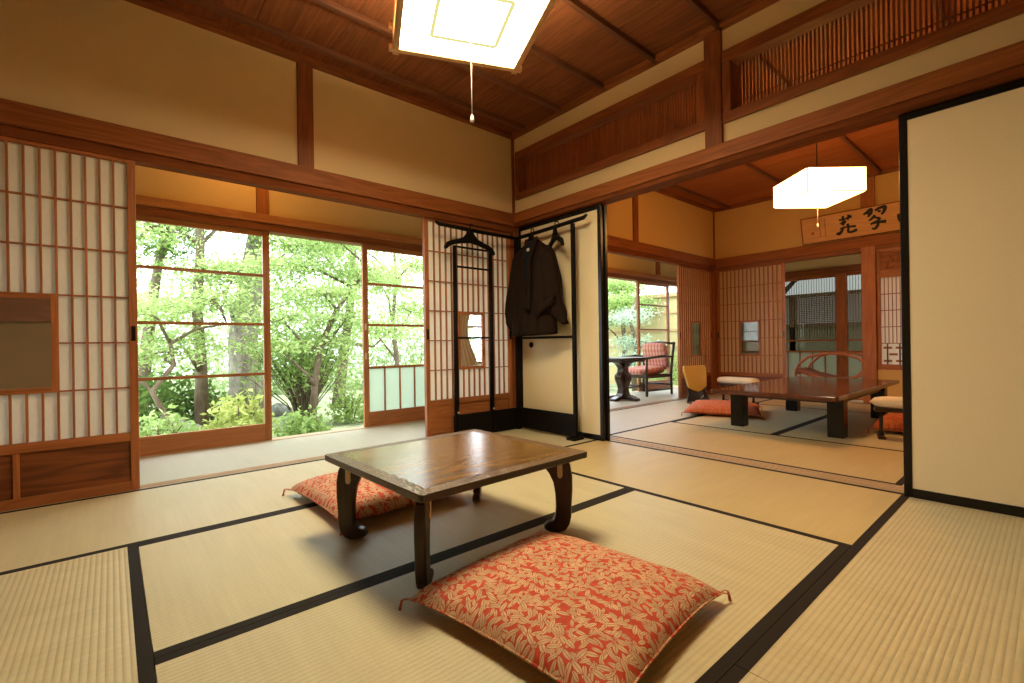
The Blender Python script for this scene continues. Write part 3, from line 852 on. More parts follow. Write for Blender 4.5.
# jacket (haori) on its hanger : local x = along wall B (to the right in view), -y = toward the room, z up
t = thing('jacket', 'dark brown short jacket hanging on the right rail before the cream panel', 'jacket', (-.115, -.335, 1.62), -PI / 2)
def interp(tab, z):
    for (z0, v0), (z1, v1) in zip(tab, tab[1:]):
        if z <= z0 and z >= z1: return v0 + (v1 - v0) * (z0 - z) / (z0 - z1 + 1e-9)
    return tab[-1][1] if z < tab[-1][0] else tab[0][1]
XLt = [(-.0, .035), (-.03, -.01), (-.05, -.08), (-.11, -.155), (-.26, -.20), (-.42, -.225), (-.60, -.235), (-.80, -.225)]
XRt = [(-.0, .09), (-.03, .135), (-.08, .21), (-.14, .262), (-.35, .285), (-.55, .292), (-.80, .292)]
def sheet(fn, nu, nv, name, mat, th=.008, parent=t):
    b = MB(); b.grid(fn, nu, nv); return b.build(name, mat, parent, 0, th)
def fold(x, z, s=0): return (.009 * math.sin(30 * x + 4 * z + s) + .006 * math.sin(57 * x - 7 * z + s)) * min(1, -z * 2.5)
def body(s):
    def fn(u, v):
        z = -.80 * v ** .9; q = 2 * u - 1
        zz = z + .012 * u * v
        x0, x1 = interp(XLt, z), interp(XRt, z)
        x = x0 + (x1 - x0) * u
        d = .018 + .055 * min(1, -z * 4) + .012 * math.sin(PI * v)
        return (x, -s * d * max(0, 1 - abs(q) ** 2.6) ** .55 + fold(x, z, s), zz)
    return fn
sheet(body(1), 30, 36, 'jacket_body', M_jacket); sheet(body(-1), 30, 36, 'jacket_back', M_jacket)
def tubey(table, th, wr):
    """sleeve: table rows (z_left, x_left, z_right, x_right) blended down its length"""
    n = len(table) - 1
    def fn(u, v):
        a = 2 * PI * u; f = v * n; i = min(int(f), n - 1); f -= i
        A, B = table[i], table[i + 1]
        zl, xl, zr, xr = [A[k] + (B[k] - A[k]) * f for k in range(4)]
        c = (1 + math.cos(a)) / 2
        x = xl + (xr - xl) * c; z = zl + (zr - zl) * c
        y = th * math.sin(a) * (.45 + .55 * math.sin(PI * min(1, .25 + v * .75))) + wr * math.sin(17 * v + 2 * a)
        return (x, y - .012, z)
    return fn
sheet(tubey([(-.05, -.06, -.10, -.02), (-.12, -.17, -.18, -.06), (-.27, -.225, -.28, -.08), (-.43, -.27, -.42, -.09), (-.60, -.31, -.58, -.10), (-.68, -.308, -.68, -.12), (-.735, -.25, -.74, -.17)], .062, .006), 22, 26, 'sleeve', M_jacket, .006)
sheet(tubey([(-.10, .17, -.07, .215), (-.20, .175, -.14, .282), (-.36, .18, -.34, .333), (-.52, .20, -.50, .352), (-.60, .24, -.58, .38), (-.66, .30, -.64, .40), (-.715, .385, -.705, .415)], .075, .006), 22, 26, 'sleeve', M_jacket, .006)
def cuff(u, v):
    a = 2 * PI * u
    return (.17 + .19 * v + .012 * math.cos(a), -.085 + .018 * math.sin(a) - .02 * math.sin(PI * v), -.615 + .09 * v + .045 * math.cos(a) * (1 - .3 * v))
sheet(cuff, 14, 10, 'sleeve_fold', M_jacket, .006)
def lapel(u, v):
    w = .10 * (1 - .80 * v)
    return (.062 + (u - .5) * w + .015 * v, -.038 - .062 * min(1, v * 3) - .004, -.012 - .42 * v)
sheet(lapel, 8, 20, 'lining', M_navy, .004)
def collar(side):
    def fn(u, v):
        x = .062 + side * (.060 * (1 - .80 * v ** .8)) + (u - .5) * .034 + .015 * v
        return (x, -.034 - .072 * min(1, v * 3) - .006, .010 - .60 * v)
    return fn
for s_ in (-1, 1): sheet(collar(s_), 4, 24, 'collar_band', M_jacket, .008)
b = MB(); b.box(.048, .078, -.085, -.0815, -.115, -.080); b.build('white_label', M_label, t)

# ------------------------------------------------------------------ next room furniture
# dark low table
t = thing('low_table', 'large dark red-brown low table with block legs in the next room', 'table', (2.09, -1.745, 0), 0)
b = MB(); b.prism(rrect(2.0, .93, .02), .035, Matrix.Translation((0, 0, .325)), axis=0); b.build('tabletop', M_tableR, t, .006)
b = MB(); b.box(-.70, .70, -.40, -.37, .26, .308); b.box(-.70, .70, .37, .40, .26, .308); b.box(-.70, -.67, -.37, .37, .26, .308); b.box(.67, .70, -.37, .37, .26, .308)
b.build('apron', M_tableD, t, .003)
for x in (-.655, .64):
    for y in (-.37, .37):
        b = MB(); b.box(x - .055, x + .055, y - .055, y + .055, 0, .308); b.build('leg', M_lacq, t, .004)

# gold backed legless chair
t = thing('legless_chair', 'gold backed legless floor chair with a dark carved base', 'chair', (2.70, -.36, 0), math.radians(-14))
ol = [(-.18, .46), (.18, .46), (.195, .40), (.155, .19), (.06, .145), (0, .13), (-.06, .145), (-.155, .19), (-.195, .40)]
M = Matrix.Translation((0, .02, 0)) @ Matrix.Rotation(math.radians(80), 4, 'X')
b = MB(); b.prism(ol, .03, M); b.build('back_cushion', M_gold, t, .01)
ol = [(-.17, .22), (.17, .22), (.15, .12), (.20, .005), (.08, .005), (.05, .03), (-.05, .03), (-.08, .005), (-.20, .005), (-.15, .12)]
M = Matrix.Translation((0, .035, 0)) @ Matrix.Rotation(math.radians(80), 4, 'X')
b = MB(); b.prism(ol, .016, M); b.build('back_frame', M_tableD, t, .003)
b = MB(); b.ell((.03, .005, .07), (.034, .006, .011), Matrix.Rotation(-.5, 3, 'Y')); o = b.build('handhold', M_cream, t)
b = MB(); b.box(-.20, .20, -.36, .03, .0, .018); b.build('seat_board', M_tableD, t, .004)

def armrest(label, loc, rz, Lg=.52):
    t = thing('armrest', label, 'armrest', loc, rz)
    def fn(u, v):
        a = 2 * PI * u
        k = (1 - abs(2 * v - 1) ** 6) ** .5
        return ((v - .5) * Lg, .095 * math.copysign(abs(math.cos(a)) ** .6, math.cos(a)) * max(k, .02), .272 + .042 * math.copysign(abs(math.sin(a)) ** .8, math.sin(a)) * max(k, .02))
    b = MB(); b.grid(fn, 20, 16); b.build('pad', M_whitepad, t)
    b = MB(); b.box(-Lg / 2 + .03, Lg / 2 - .03, -.075, .075, .205, .230); b.build('frame', M_tableD, t, .003)
    for s in (-1, 1):
        x = s * (Lg / 2 - .07)
        b = MB(); b.tube([(x, 0, .02), (x, 0, .06), (x, 0, .12), (x, 0, .205)], [.018, .012, .014, .013], 10); lg = b.build('leg', M_tableD, t)
        b = MB(); b.box(x - .022, x + .022, -.085, .085, 0, .024); b.build('foot', M_tableD, lg, .004)
    return t
armrest('cream padded armrest right of the gold legless chair', (2.95, -.70, 0), PI / 2 - .12)
armrest('cream padded armrest partly hidden by the right sliding panel', (1.68, -2.55, 0), PI / 2 + .25, .56)

# pedestal table on the veranda
t = thing('pedestal_table', 'dark carved pedestal table on the next room veranda', 'table', (2.30, .50, 0))
b = MB(); b.prism([(-.30, -.23), (.30, -.23), (.30, .23), (-.30, .23)], .03, Matrix.Translation((0, 0, .545)), 0); b.box(-.25, .25, -.17, .17, .50, .53); b.build('tabletop', M_tableD, t, .008)
ol = [(-.10, .05), (-.07, .09), (-.055, .15), (-.075, .21), (-.105, .27), (-.105, .32), (-.06, .37), (-.055, .42), (-.10, .47), (-.16, .50)]
ol = ol + [(-x, z) for x, z in ol[::-1]]
M = Matrix.Rotation(PI / 2, 4, 'X')
b = MB(); b.prism(ol, .10, M); b.prism(ol, .10, Matrix.Rotation(PI / 2, 4, 'Z') @ M); b.build('pedestal', M_tableD, t, .01)
for a in (0, PI / 2):
    b = MB(); b.prism([(-.23, 0), (-.15, 0), (-.13, .015), (.13, .015), (.15, 0), (.23, 0), (.23, .03), (.14, .055), (-.14, .055), (-.23, .03)], .09, Matrix.Rotation(a, 4, 'Z') @ M); b.build('foot', M_tableD, t, .006)

def armchair(label, loc, rz):
    """faces local +x"""
    t = thing('armchair', label, 'armchair', loc, rz)
    W = .50
    for y in (-W / 2, W / 2):
        b = MB(); b.tube([(-.30, y, 0), (-.29, y, .30), (-.33, y, .55), (-.37, y, .75)], [.018, .02, .02, .022], 8); b.build('rear_leg', M_tableD, t)
        b = MB(); b.tube([(.25, y, 0), (.25, y, .05), (.25, y, .10), (.25, y, .26), (.25, y, .34), (.24, y, .52)], [.016, .022, .016, .022, .018, .016], 8); b.build('front_leg', M_tableD, t)
        b = MB(); b.tube([(-.33, y, .54), (-.1, y, .55), (.20, y, .535), (.29, y, .52)], [.018, .024, .026, .02], 8, True, None, .6); b.build('arm', M_tableD, t)
        b = MB(); b.tube([(-.30, y, .08), (.25, y, .08)], .014, 8); b.build('stretcher', M_tableD, t)
    b = MB(); b.box(-.29, .26, -W / 2, W / 2, .25, .30); b.build('seat_frame', M_tableD, t, .004)
    b = MB(); b.tube([(.25, -W / 2, .14), (.25, W / 2, .14)], .014, 8); b.tube([(-.29, -W / 2, .14), (-.29, W / 2, .14)], .014, 8); b.build('stretcher', M_tableD, t)
    b = MB(); b.tube([(-.36, -W / 2, .73), (-.37, 0, .755), (-.36, W / 2, .73)], .018, 8); b.build('crest_rail', M_tableD, t)
    def pil(cx, cz, dx, dz, th, tilt):
        def fn(u, v):
            a = 2 * PI * u; q = 2 * v - 1
            k = max(.02, (1 - abs(q) ** 8) ** .5)
            p = Vector((dx * math.copysign(abs(math.cos(a)) ** .45, math.cos(a)) * k, q * (W / 2 - .03), th * math.copysign(abs(math.sin(a)) ** .6, math.sin(a)) * k))
            p = Matrix.Rotation(tilt, 3, 'Y') @ p
            return (p.x + cx, p.y, p.z + cz)
        return fn
    b = MB(); b.grid(pil(0, .345, .27, 0, .055, math.radians(4)), 24, 14); b.build('seat_cushion', M_stripe, t)
    b = MB(); b.grid(pil(-.27, .545, .20, 0, .055, math.radians(-78)), 24, 14); b.build('back_cushion', M_stripe, t)
    return t
armchair('dark wood armchair with pink striped cushions facing the pedestal table', (3.08, .70, 0), PI - .1)
armchair('dark wood armchair left of the pedestal table, mostly hidden by the cream panel', (1.50, .70, 0), .1)

# plaque with brush writing
pl = thing('calligraphy_plaque', 'long wooden plaque with black brush writing above the far wall rail', 'plaque', (XF - .055, -1.165, 1.955), -PI / 2)
PW, PH = 1.42, .30
tl = Matrix.Rotation(math.radians(14), 4, 'X')
def pbox(mb, x0, x1, y0, y1, z0, z1): mb.box(x0, x1, y0, y1, z0, z1, tl)
b = MB(); pbox(b, 0, PW, -.012, .012, 0, PH); b.build('board', M_plaque, pl, .002)
b = MB(); e = .012
pbox(b, -e, 0, -.016, .016, -e, PH + e); pbox(b, PW, PW + e, -.016, .016, -e, PH + e); pbox(b, 0, PW, -.016, .016, -e, 0); pbox(b, 0, PW, -.016, .016, PH, PH + e)
b.build('plaque_edge', M_cedar, pl, .002)
def stroke(mb, pts, w):
    """brush stroke: polyline (x,z) on the plaque face with width list"""
    P = [Vector((p[0], p[1])) for p in pts]
    # smooth resample
    Q = []; Wd = []
    n = len(P)
    for i in range(n - 1):
        p0, p1, p2, p3 = P[max(i - 1, 0)], P[i], P[i + 1], P[min(i + 2, n - 1)]
        for k in range(6):
            t_ = k / 6
            Q.append(.5 * ((2 * p1) + (p2 - p0) * t_ + (2 * p0 - 5 * p1 + 4 * p2 - p3) * t_ ** 2 + (3 * p1 - p0 - 3 * p2 + p3) * t_ ** 3)); Wd.append(w[i] + (w[i + 1] - w[i]) * t_)
    Q.append(P[-1]); Wd.append(w[-1])
    V = []; F = []
    for i, q in enumerate(Q):
        d = (Q[min(i + 1, len(Q) - 1)] - Q[max(i - 1, 0)]); d.normalize(); nn = Vector((-d.y, d.x)) * Wd[i] / 2
        for y in (-.0125, -.0155):
            V.append(tl @ Vector((q.x + nn.x, y, q.y + nn.y))); V.append(tl @ Vector((q.x - nn.x, y, q.y - nn.y)))
    for i in range(len(Q) - 1):
        a = i * 4; c = a + 4
        F += [(a + 2, a + 3, c + 3, c + 2), (a, c, c + 1, a + 1), (a, a + 2, c + 2, c), (a + 1, c + 1, c + 3, a + 3)]
    m = (len(Q) - 1) * 4
    F += [(0, 1, 3, 2), (m, m + 2, m + 3, m + 1)]
    mb.add(V, F)
def char(cx, cz, s, strokes, name='brush_character'):
    b = MB()
    for pts, w in strokes: stroke(b, [(cx + (x - .5) * s, cz + (z - .5) * s) for x, z in pts], [k * s * 1.5 for k in w])
    b.build(name, M_ink, pl)
SO = [  # 荘
 ([(.22, .80), (.50, .82), (.78, .90)], [.07, .06, .09]), ([(.40, .98), (.40, .72)], [.08, .05]), ([(.66, 1.0), (.60, .74)], [.09, .05]),
 ([(.24, .60), (.36, .66), (.50, .70), (.34, .52)], [.04, .06, .06, .09]),
 ([(.05, .16), (.16, .10), (.30, .22), (.40, .40)], [.05, .12, .09, .04]), ([(.22, .34), (.46, .40), (.92, .36)], [.05, .06, .08]),
 ([(.58, .56), (.60, .34), (.58, .14), (.74, .10), (.96, .18)], [.08, .07, .07, .08, .10])]
SU = [  # 翠
 ([(.06, .80), (.22, .90), (.36, .98), (.34, .80), (.22, .66)], [.06, .08, .10, .08, .05]), ([(.16, .84), (.28, .80)], [.05, .07]),
 ([(.50, .90), (.70, .98), (.88, .98), (.84, .80), (.74, .66)], [.06, .08, .11, .09, .05]), ([(.60, .86), (.72, .82)], [.05, .07]),
 ([(.50, .68), (.36, .54), (.24, .48)], [.09, .07, .04]), ([(.46, .58), (.66, .50), (.56, .40), (.36, .34)], [.05, .07, .06, .04]),
 ([(.30, .30), (.56, .34), (.90, .32)], [.06, .07, .11]), ([(.62, .46), (.58, .22), (.46, .06), (.34, .10)], [.06, .08, .08, .04])]
SA = [  # 山
 ([(.50, .98), (.50, .60), (.48, .24)], [.10, .08, .08]), ([(.10, .62), (.12, .36), (.20, .20), (.50, .22), (.86, .28)], [.12, .14, .10, .07, .08]), ([(.88, .66), (.86, .40), (.84, .16)], [.10, .09, .07])]
char(.455, .15, .225, SO); char(.735, .16, .24, SU); char(1.03, .15, .21, SA)
b = MB()
for col_, x in ((0, .245), (1, .19)):
    for k in range(8):
        z = .25 - k * .026
        stroke(b, [(x - .007, z), (x + .006, z + .004)], [.004, .005]); stroke(b, [(x + .001, z + .009), (x - .002, z - .008)], [.003, .004])
b.build('small_inscription', M_ink, pl)
b = MB(); pbox(b, .095, .125, -.0145, -.012, .10, .13); b.build('red_seal', M_seal, pl)

# bentwood rocking chaise in the far veranda
t = thing('rocking_chair', 'bentwood rattan rocking chaise beyond the far doorway', 'rocking chair', (4.42, -1.42, 0), -PI / 2)
for s in (-.24, .24):
    b = MB(); pts = [(-.50, s, .30), (-.46, s, .42), (-.34, s, .53), (-.16, s, .575), (.05, s, .57), (.20, s, .52), (.32, s, .42), (.38, s, .28), (.30, s, .14), (.12, s, .04), (-.10, s, .018), (-.32, s, .05), (-.46, s, .16), (-.50, s, .30)]
    b.tube(pts, .017, 8, False); b.build('side_hoop', M_rattan, t)
    b = MB(); b.tube([(-.58, s, .06), (-.3, s, .018), (0, s, .013), (.3, s, .02), (.62, s, .09)], .015, 8); b.build('rocker', M_rattan, t)
    b = MB(); b.tube([(-.50, s, .36), (-.36, s, .30), (-.15, s, .25), (.05, s, .24), (.20, s, .30), (.36, s, .48), (.56, s, .68)], .016, 8); b.build('side_rail', M_rattan, t)
b = MB()
sp = [(-.50, .36), (-.36, .30), (-.15, .25), (.05, .24), (.20, .30), (.36, .48), (.56, .68)]
for i in range(len(sp) - 1):
    for k in range(6):
        q = k / 6; x = sp[i][0] + (sp[i + 1][0] - sp[i][0]) * q; z = sp[i][1] + (sp[i + 1][1] - sp[i][1]) * q
        b.tube([(x, -.24, z), (x, .24, z)], .010, 6)
b.build('seat_slats', M_rattan, t)
b = MB()
for x, z in ((-.50, .30), (.38, .28), (-.1, .018)): b.tube([(x, -.24, z), (x, .24, z)], .013, 6)
b.build('cross_bar', M_rattan, t)

# curtain behind the corner screen pane
def cur(u, v):
    z = 1.69 - 1.64 * v
    pinch = 1 - .45 * math.exp(-((z - .92) / .35) ** 2)
    w = .42 * pinch
    x = -.16 + u * w
    return (x, .86 + .022 * math.sin(u * 2 * PI * 7) * pinch, z)
b = MB(); b.grid(cur, 60, 24); o = b.build('curtain', M_curtain, None, 0, .003)
tag(o, 'beige veranda curtain seen through the pane of the corner paper screen', 'curtain')

# ------------------------------------------------------------------ garden
b = MB()
def gnd(u, v):
    x = -14 + 36 * u; y = YG + .06 + 22 * v
    z = -.35 + .12 * math.sin(x * .9) * math.sin(y * .7) - .05 * v
    return (x, y, z)
b.grid(gnd, 60, 40); o = b.build('garden_ground', M_ground); o['kind'] = 'structure'
b = MB(); b.box(XG + .1, 9, -8, YG + .06, -.45, -.35); o = b.build('garden_ground_side', M_ground); o['kind'] = 'structure'

def leaves(mb, centers, size, flat=.5, rng=RNG):
    n = len(centers)
    C = np.asarray(centers)
    nrm = rng.normal(size=(n, 3)); nrm[:, 2] = np.abs(nrm[:, 2]) + flat; nrm /= np.linalg.norm(nrm, axis=1)[:, None]
    a = rng.normal(size=(n, 3)); a -= (a * nrm).sum(1)[:, None] * nrm; a /= np.linalg.norm(a, axis=1)[:, None]
    c = np.cross(nrm, a)
    s = size * rng.uniform(.6, 1.3, n)[:, None]
    V = np.stack([C - a * s, C - c * s * .42 + nrm * s * .08, C + a * s, C + c * s * .42 + nrm * s * .08], 1).reshape(-1, 3)
    base = len(mb.v)
    mb.v += [tuple(p) for p in V.tolist()]; mb.g += [(0, 0, 0)] * (4 * n)
    mb.t += np.repeat(rng.random(n), 4).tolist()
    mb.f += [(base + 4 * i, base + 4 * i + 1, base + 4 * i + 2, base + 4 * i + 3) for i in range(n)]
    mb.smooth += [False] * n

def tree(name, label, cat, base, trunk, blobs, lm, bm, nleaf, size, flat=.6, group=None, r0=.06, branches=True):
    """trunk: list of (x,y,z,r) relative to base; blobs: (x,y,z,rx,ry,rz)"""
    t = thing(name, label, cat, base, 0, group)
    b = MB(); T = [Vector(p[:3]) for p in trunk]
    b.tube(T, [p[3] for p in trunk], 12)
    tw = []
    nleaf = int(nleaf * 1.8)
    tot = sum(q[3] * q[4] * q[5] for q in blobs) if blobs else 1
    for q in blobs:
        c = Vector(q[:3])
        # branch leaves the trunk below the blob
        best = min(range(len(T)), key=lambda i: (T[i] - c).length + max(0, T[i].z - c.z + .2) * 2)
        p = T[best]; mid = p.lerp(c, .5) + Vector(RNG.normal(size=3) * .12 * (c - p).length)
        if branches: b.tube([p, mid, c], [trunk[best][3] * .5 + .004, .014 + .006, .007], 6)
        k = max(3, int(nleaf * (q[3] * q[4] * q[5]) / tot / 40))
        for j in range(k):
            d = RNG.normal(size=3); d /= np.linalg.norm(d); rr = RNG.random() ** .45
            e = np.array([c.x + d[0] * q[3] * rr, c.y + d[1] * q[4] * rr, c.z + d[2] * q[5] * rr])
            m_ = max(4, int(nleaf * (q[3] * q[4] * q[5]) / tot / k))
            spread = RNG.normal(size=(m_, 3)) * np.array([.20, .20, .055]) * (1 if size > .04 else .7)
            tw.append(e + spread)
            if branches and j % 3 == 0: b.tube([c, c.lerp(Vector(e), .6) + Vector(RNG.normal(size=3) * .04), e], [.008, .006, .003], 4, False)
    b.build('trunk', bm, t)
    if tw:
        lb = MB(); leaves(lb, np.concatenate(tw), size * .72, flat); lb.build('foliage', lm, t)
    return t

LM_a = leafmat('maple_leaf', (.22, .34, .09), (.42, .54, .20))
LM_b = leafmat('fresh_leaf', (.28, .40, .12), (.50, .62, .28))
LM_c = leafmat('dark_leaf', (.07, .14, .035), (.18, .28, .07))
LM_d = leafmat('yellow_leaf', (.42, .50, .13), (.60, .65, .26))
LM_e = leafmat('bluish_leaf', (.30, .42, .30), (.55, .66, .52))
LM_h = leafmat('far_hedge_leaf', (.34, .46, .22), (.62, .70, .44))
G = -.38
tree('garden_tree', 'thick grey mottled garden tree trunk behind the left glass door', 'tree', (-1.12, 5.6, G),
     [(0, 0, -.05, .34), (.02, 0, .5, .25), (-.02, 0, 1.3, .22), (.1, 0, 2.2, .19), (.3, .1, 3.4, .14), (.4, .2, 4.6, .08)],
     [(-.5, -.6, 2.2, .8, .7, .3), (.8, -.3, 2.9, .9, .8, .4), (-.9, 0, 3.5, 1.0, .8, .4), (.2, -.5, 3.8, 1.0, .8, .5), (.9, .3, 2.0, .7, .6, .25)], LM_a, M_bark, 5200, .055)
tree('garden_tree', 'slender straight garden tree left of the thick trunk', 'tree', (-1.86, 4.6, G),
     [(0, 0, -.05, .10), (.01, 0, .8, .075), (-.03, 0, 1.7, .065), (.02, 0, 2.6, .055), (0, 0, 3.8, .04)],
     [(-.4, -.2, 1.7, .6, .5, .2), (.4, -.3, 2.2, .6, .5, .25), (-.5, .1, 2.8, .7, .6, .3), (.3, .1, 3.3, .7, .6, .3), (-.3, -.5, 1.25, .5, .4, .15)], LM_b, M_bark2, 4600, .05)
tree('garden_tree', 'crooked low branched tree at the left edge of the glass door', 'tree', (-2.38, 3.6, G),
     [(0, 0, -.05, .05), (.05, 0, .35, .035), (-.08, 0, .65, .03), (.14, .05, .95, .026), (.10, 0, 1.2, .022), (.36, .1, 1.38, .018), (.7, .1, 1.45, .012)],
     [(.5, 0, 1.75, .5, .4, .16), (-.2, 0, 1.6, .45, .4, .18), (.1, .2, 1.1, .4, .3, .12), (-.35, .2, 1.05, .4, .35, .12)], LM_b, M_bark2, 2400, .042)
tree('garden_tree', 'dark leaved tree high at the top left of the garden view', 'tree', (-2.5, 5.8, G),
     [(0, 0, -.05, .10), (.1, 0, 1.2, .08), (.25, 0, 2.4, .06), (.5, 0, 3.6, .04)],
     [(.5, 0, 3.1, .5, .5, .3), (.25, -.3, 2.7, .45, .4, .25), (.7, .2, 3.6, .6, .5, .3)], LM_c, M_bark2, 2200, .05)
tree('garden_tree', 'leaning tree at the right end of the clear garden view', 'tree', (.42, 5.6, G),
     [(0, 0, -.05, .13), (.05, 0, .5, .10), (.16, 0, 1.2, .085), (.30, 0, 2.2, .07), (.35, 0, 3.4, .05)],
     [(0, -.4, 2.1, .8, .6, .3), (.7, -.2, 2.5, .8, .6, .35), (-.3, 0, 3.1, .9, .7, .4), (.6, .2, 3.5, .9, .7, .4), (1.0, -.3, 1.5, .6, .5, .25)], LM_b, M_bark2, 5200, .055)
tree('garden_tree', 'maple spreading layered fresh green branches across the clear garden view', 'tree', (-.75, 3.4, G),
     [(0, 0, -.05, .055), (.05, 0, .6, .045), (.12, 0, 1.1, .04), (.35, .05, 1.6, .032), (.62, .05, 2.0, .025), (.9, .1, 2.3, .016)],
     [(-.35, 0, 1.5, .5, .4, .10), (.15, -.1, 1.85, .5, .4, .12), (.55, .1, 1.55, .45, .4, .10), (.75, 0, 2.25, .5, .4, .14), (-.15, .2, 2.25, .6, .5, .14), (-.45, -.1, 1.15, .4, .35, .10), (.35, .2, 1.2, .4, .4, .10), (.3, 0, 2.7, .6, .5, .2)], LM_b, M_bark2, 6200, .045)
tree('garden_tree', 'slim airy tree behind the glass garden door with frosted panes', 'tree', (2.0, 6.4, G),
     [(0, 0, -.05, .07), (.05, 0, .8, .055), (-.05, 0, 1.6, .045), (.05, 0, 2.6, .035), (0, 0, 3.6, .02)],
     [(-.6, -.2, 1.5, .6, .5, .25), (.3, -.2, 1.9, .6, .5, .25), (-.3, 0, 2.5, .8, .6, .3), (.5, 0, 3.0, .8, .6, .3), (-.7, .2, 3.3, .7, .6, .3)], LM_a, M_bark2, 3600, .055)
# multi stem shrub in the clear view
t = thing('garden_shrub', 'bushy shrub of many thin bare stems at the centre of the clear garden view', 'shrub', (-.62, 4.1, G))
b = MB()
tips = []
for k in range(90):
    a = RNG.uniform(0, 2 * PI); s = RNG.uniform(.15, .75); h = RNG.uniform(.7, 1.45)
    p1 = (math.cos(a) * s * .35, math.sin(a) * s * .3, h * .4); p2 = (math.cos(a) * s * .8, math.sin(a) * s * .7, h * .8); p3 = (math.cos(a) * s, math.sin(a) * s, h)
    b.tube([(math.cos(a) * .06, math.sin(a) * .06, -.05), p1, p2, p3], [.011, .009, .006, .003], 6); tips += [p2, p3]
b.build('stems', M_bark2, t)
lb = MB(); leaves(lb, np.concatenate([np.array(p) + RNG.normal(size=(22, 3)) * (.14, .14, .10) for p in tips]), .038); lb.build('foliage', LM_a, t)

def bush(label, base, rx, ry, rz, lm, n, size, nst=7):
    t = thing('garden_bush', label, 'shrub', base)
    b = MB()
    for k in range(nst):
        a = 2 * PI * k / nst; b.tube([(0, 0, -.05), (math.cos(a) * rx * .3, math.sin(a) * ry * .3, rz * .5), (math.cos(a) * rx * .6, math.sin(a) * ry * .6, rz * .9)], [.012, .009, .004], 5)
    b.build('stems', M_bark2, t)
    d = RNG.normal(size=(n, 3)); d /= np.linalg.norm(d, axis=1)[:, None]; d[:, 2] = np.abs(d[:, 2])
    r = RNG.random(n)[:, None] ** .3
    lump = 1 + .22 * np.sin(d[:, :1] * 7 + d[:, 1:2] * 5) 
    lb = MB(); leaves(lb, d * r * lump * np.array([rx, ry, rz]) + (0, 0, .04), size, .3); lb.build('foliage', lm, t)
bush('bright yellow green bush low in front of the thick trunk', (-1.62, 3.3, G), .38, .3, .50, LM_d, 900, .055)
bush('low green bush at the bottom left of the left glass door', (-2.42, 2.9, G), .36, .3, .42, LM_b, 900, .045)
bush('rounded bush low behind the frosted panes of the right garden door', (.75, 3.4, G), .6, .5, .75, LM_b, 1600, .045)
bush('low grassy bush at the foot of the clear garden view', (-1.05, 2.7, G), .32, .25, .34, LM_a, 800, .04)
bush('small green bush right of the many-stemmed shrub', (-.12, 3.6, G), .34, .3, .50, LM_a, 900, .04)
bush('dark green bush behind the low bushes at the left', (-2.2, 5.0, G), .75, .5, .75, LM_c, 1500, .06)
bush('tall hedge bush at the back behind the slender tree', (-2.6, 9.0, G), 2.2, .9, 3.1, LM_h, 7000, .075)
bush('tall hedge bush at the back behind the clear garden view', (.8, 9.6, G), 2.2, .9, 3.3, LM_h, 7500, .075)
bush('tall hedge bush at the back right behind the leaning tree', (3.9, 8.6, G), 2.1, .9, 3.3, LM_h, 7500, .075)
# rocks
def rock(label, loc, r):
    b = MB()
    def fn(u, v):
        a = 2 * PI * u; p = PI * v
        k = 1 + .16 * math.sin(3 * a + 2 * p) + .1 * math.sin(5 * a - 3 * p)
        return (loc[0] + r[0] * k * math.sin(p) * math.cos(a), loc[1] + r[1] * k * math.sin(p) * math.sin(a), loc[2] + r[2] * k * math.cos(p))
    b.grid(fn, 24, 14); o = b.build('garden_rock', M_rock); tag(o, label, 'rock')
rock('grey rock low at the left edge of the garden', (-2.28, 4.1, G + .0), (.34, .28, .22))
rock('smaller grey rock beside the thick trunk', (-.78, 5.0, G + .0), (.22, .2, .20))
# next room garden
b = MB(); b.box(7.6, 7.75, 1.2, 9, -.5, 1.86); o = b.build('garden_wall', M_gwall); o['kind'] = 'structure'
b = MB(); b.box(7.5, 7.85, 1.2, 9, 1.86, 1.95)
for z in (1.45, 1.02, .62): b.box(7.57, 7.6, 1.2, 9, z, z + .04)
o = b.build('garden_wall_cap', M_fence); o['kind'] = 'structure'
tree('garden_tree', 'tree with pale blue-green needles outside the next room veranda', 'tree', (6.4, 3.15, G),
     [(0, 0, -.05, .07), (-.1, 0, .6, .06), (.1, 0, 1.1, .05), (-.15, 0, 1.6, .04), (.1, 0, 2.2, .03)],
     [(-.1, 0, .75, .45, .4, .2), (.15, .1, 1.15, .45, .4, .18), (-.2, 0, 1.75, .5, .4, .2)], LM_e, M_bark2, 2600, .045)
tree('garden_tree', 'green maple above the garden wall outside the next room', 'tree', (7.1, 4.0, G),
     [(0, 0, -.05, .08), (.1, 0, 1.0, .06), (0, 0, 2.0, .05), (.1, 0, 3.0, .03)],
     [(-.2, -.2, 2.1, .8, .7, .25), (.2, .3, 2.6, .8, .7, .3), (-.3, .5, 1.7, .5, .5, .2)], LM_a, M_bark2, 6500, .05)
bush('green bush at the foot of the garden wall behind the pink armchair', (6.9, 2.6, G), .55, .5, .9, LM_a, 1300, .045)
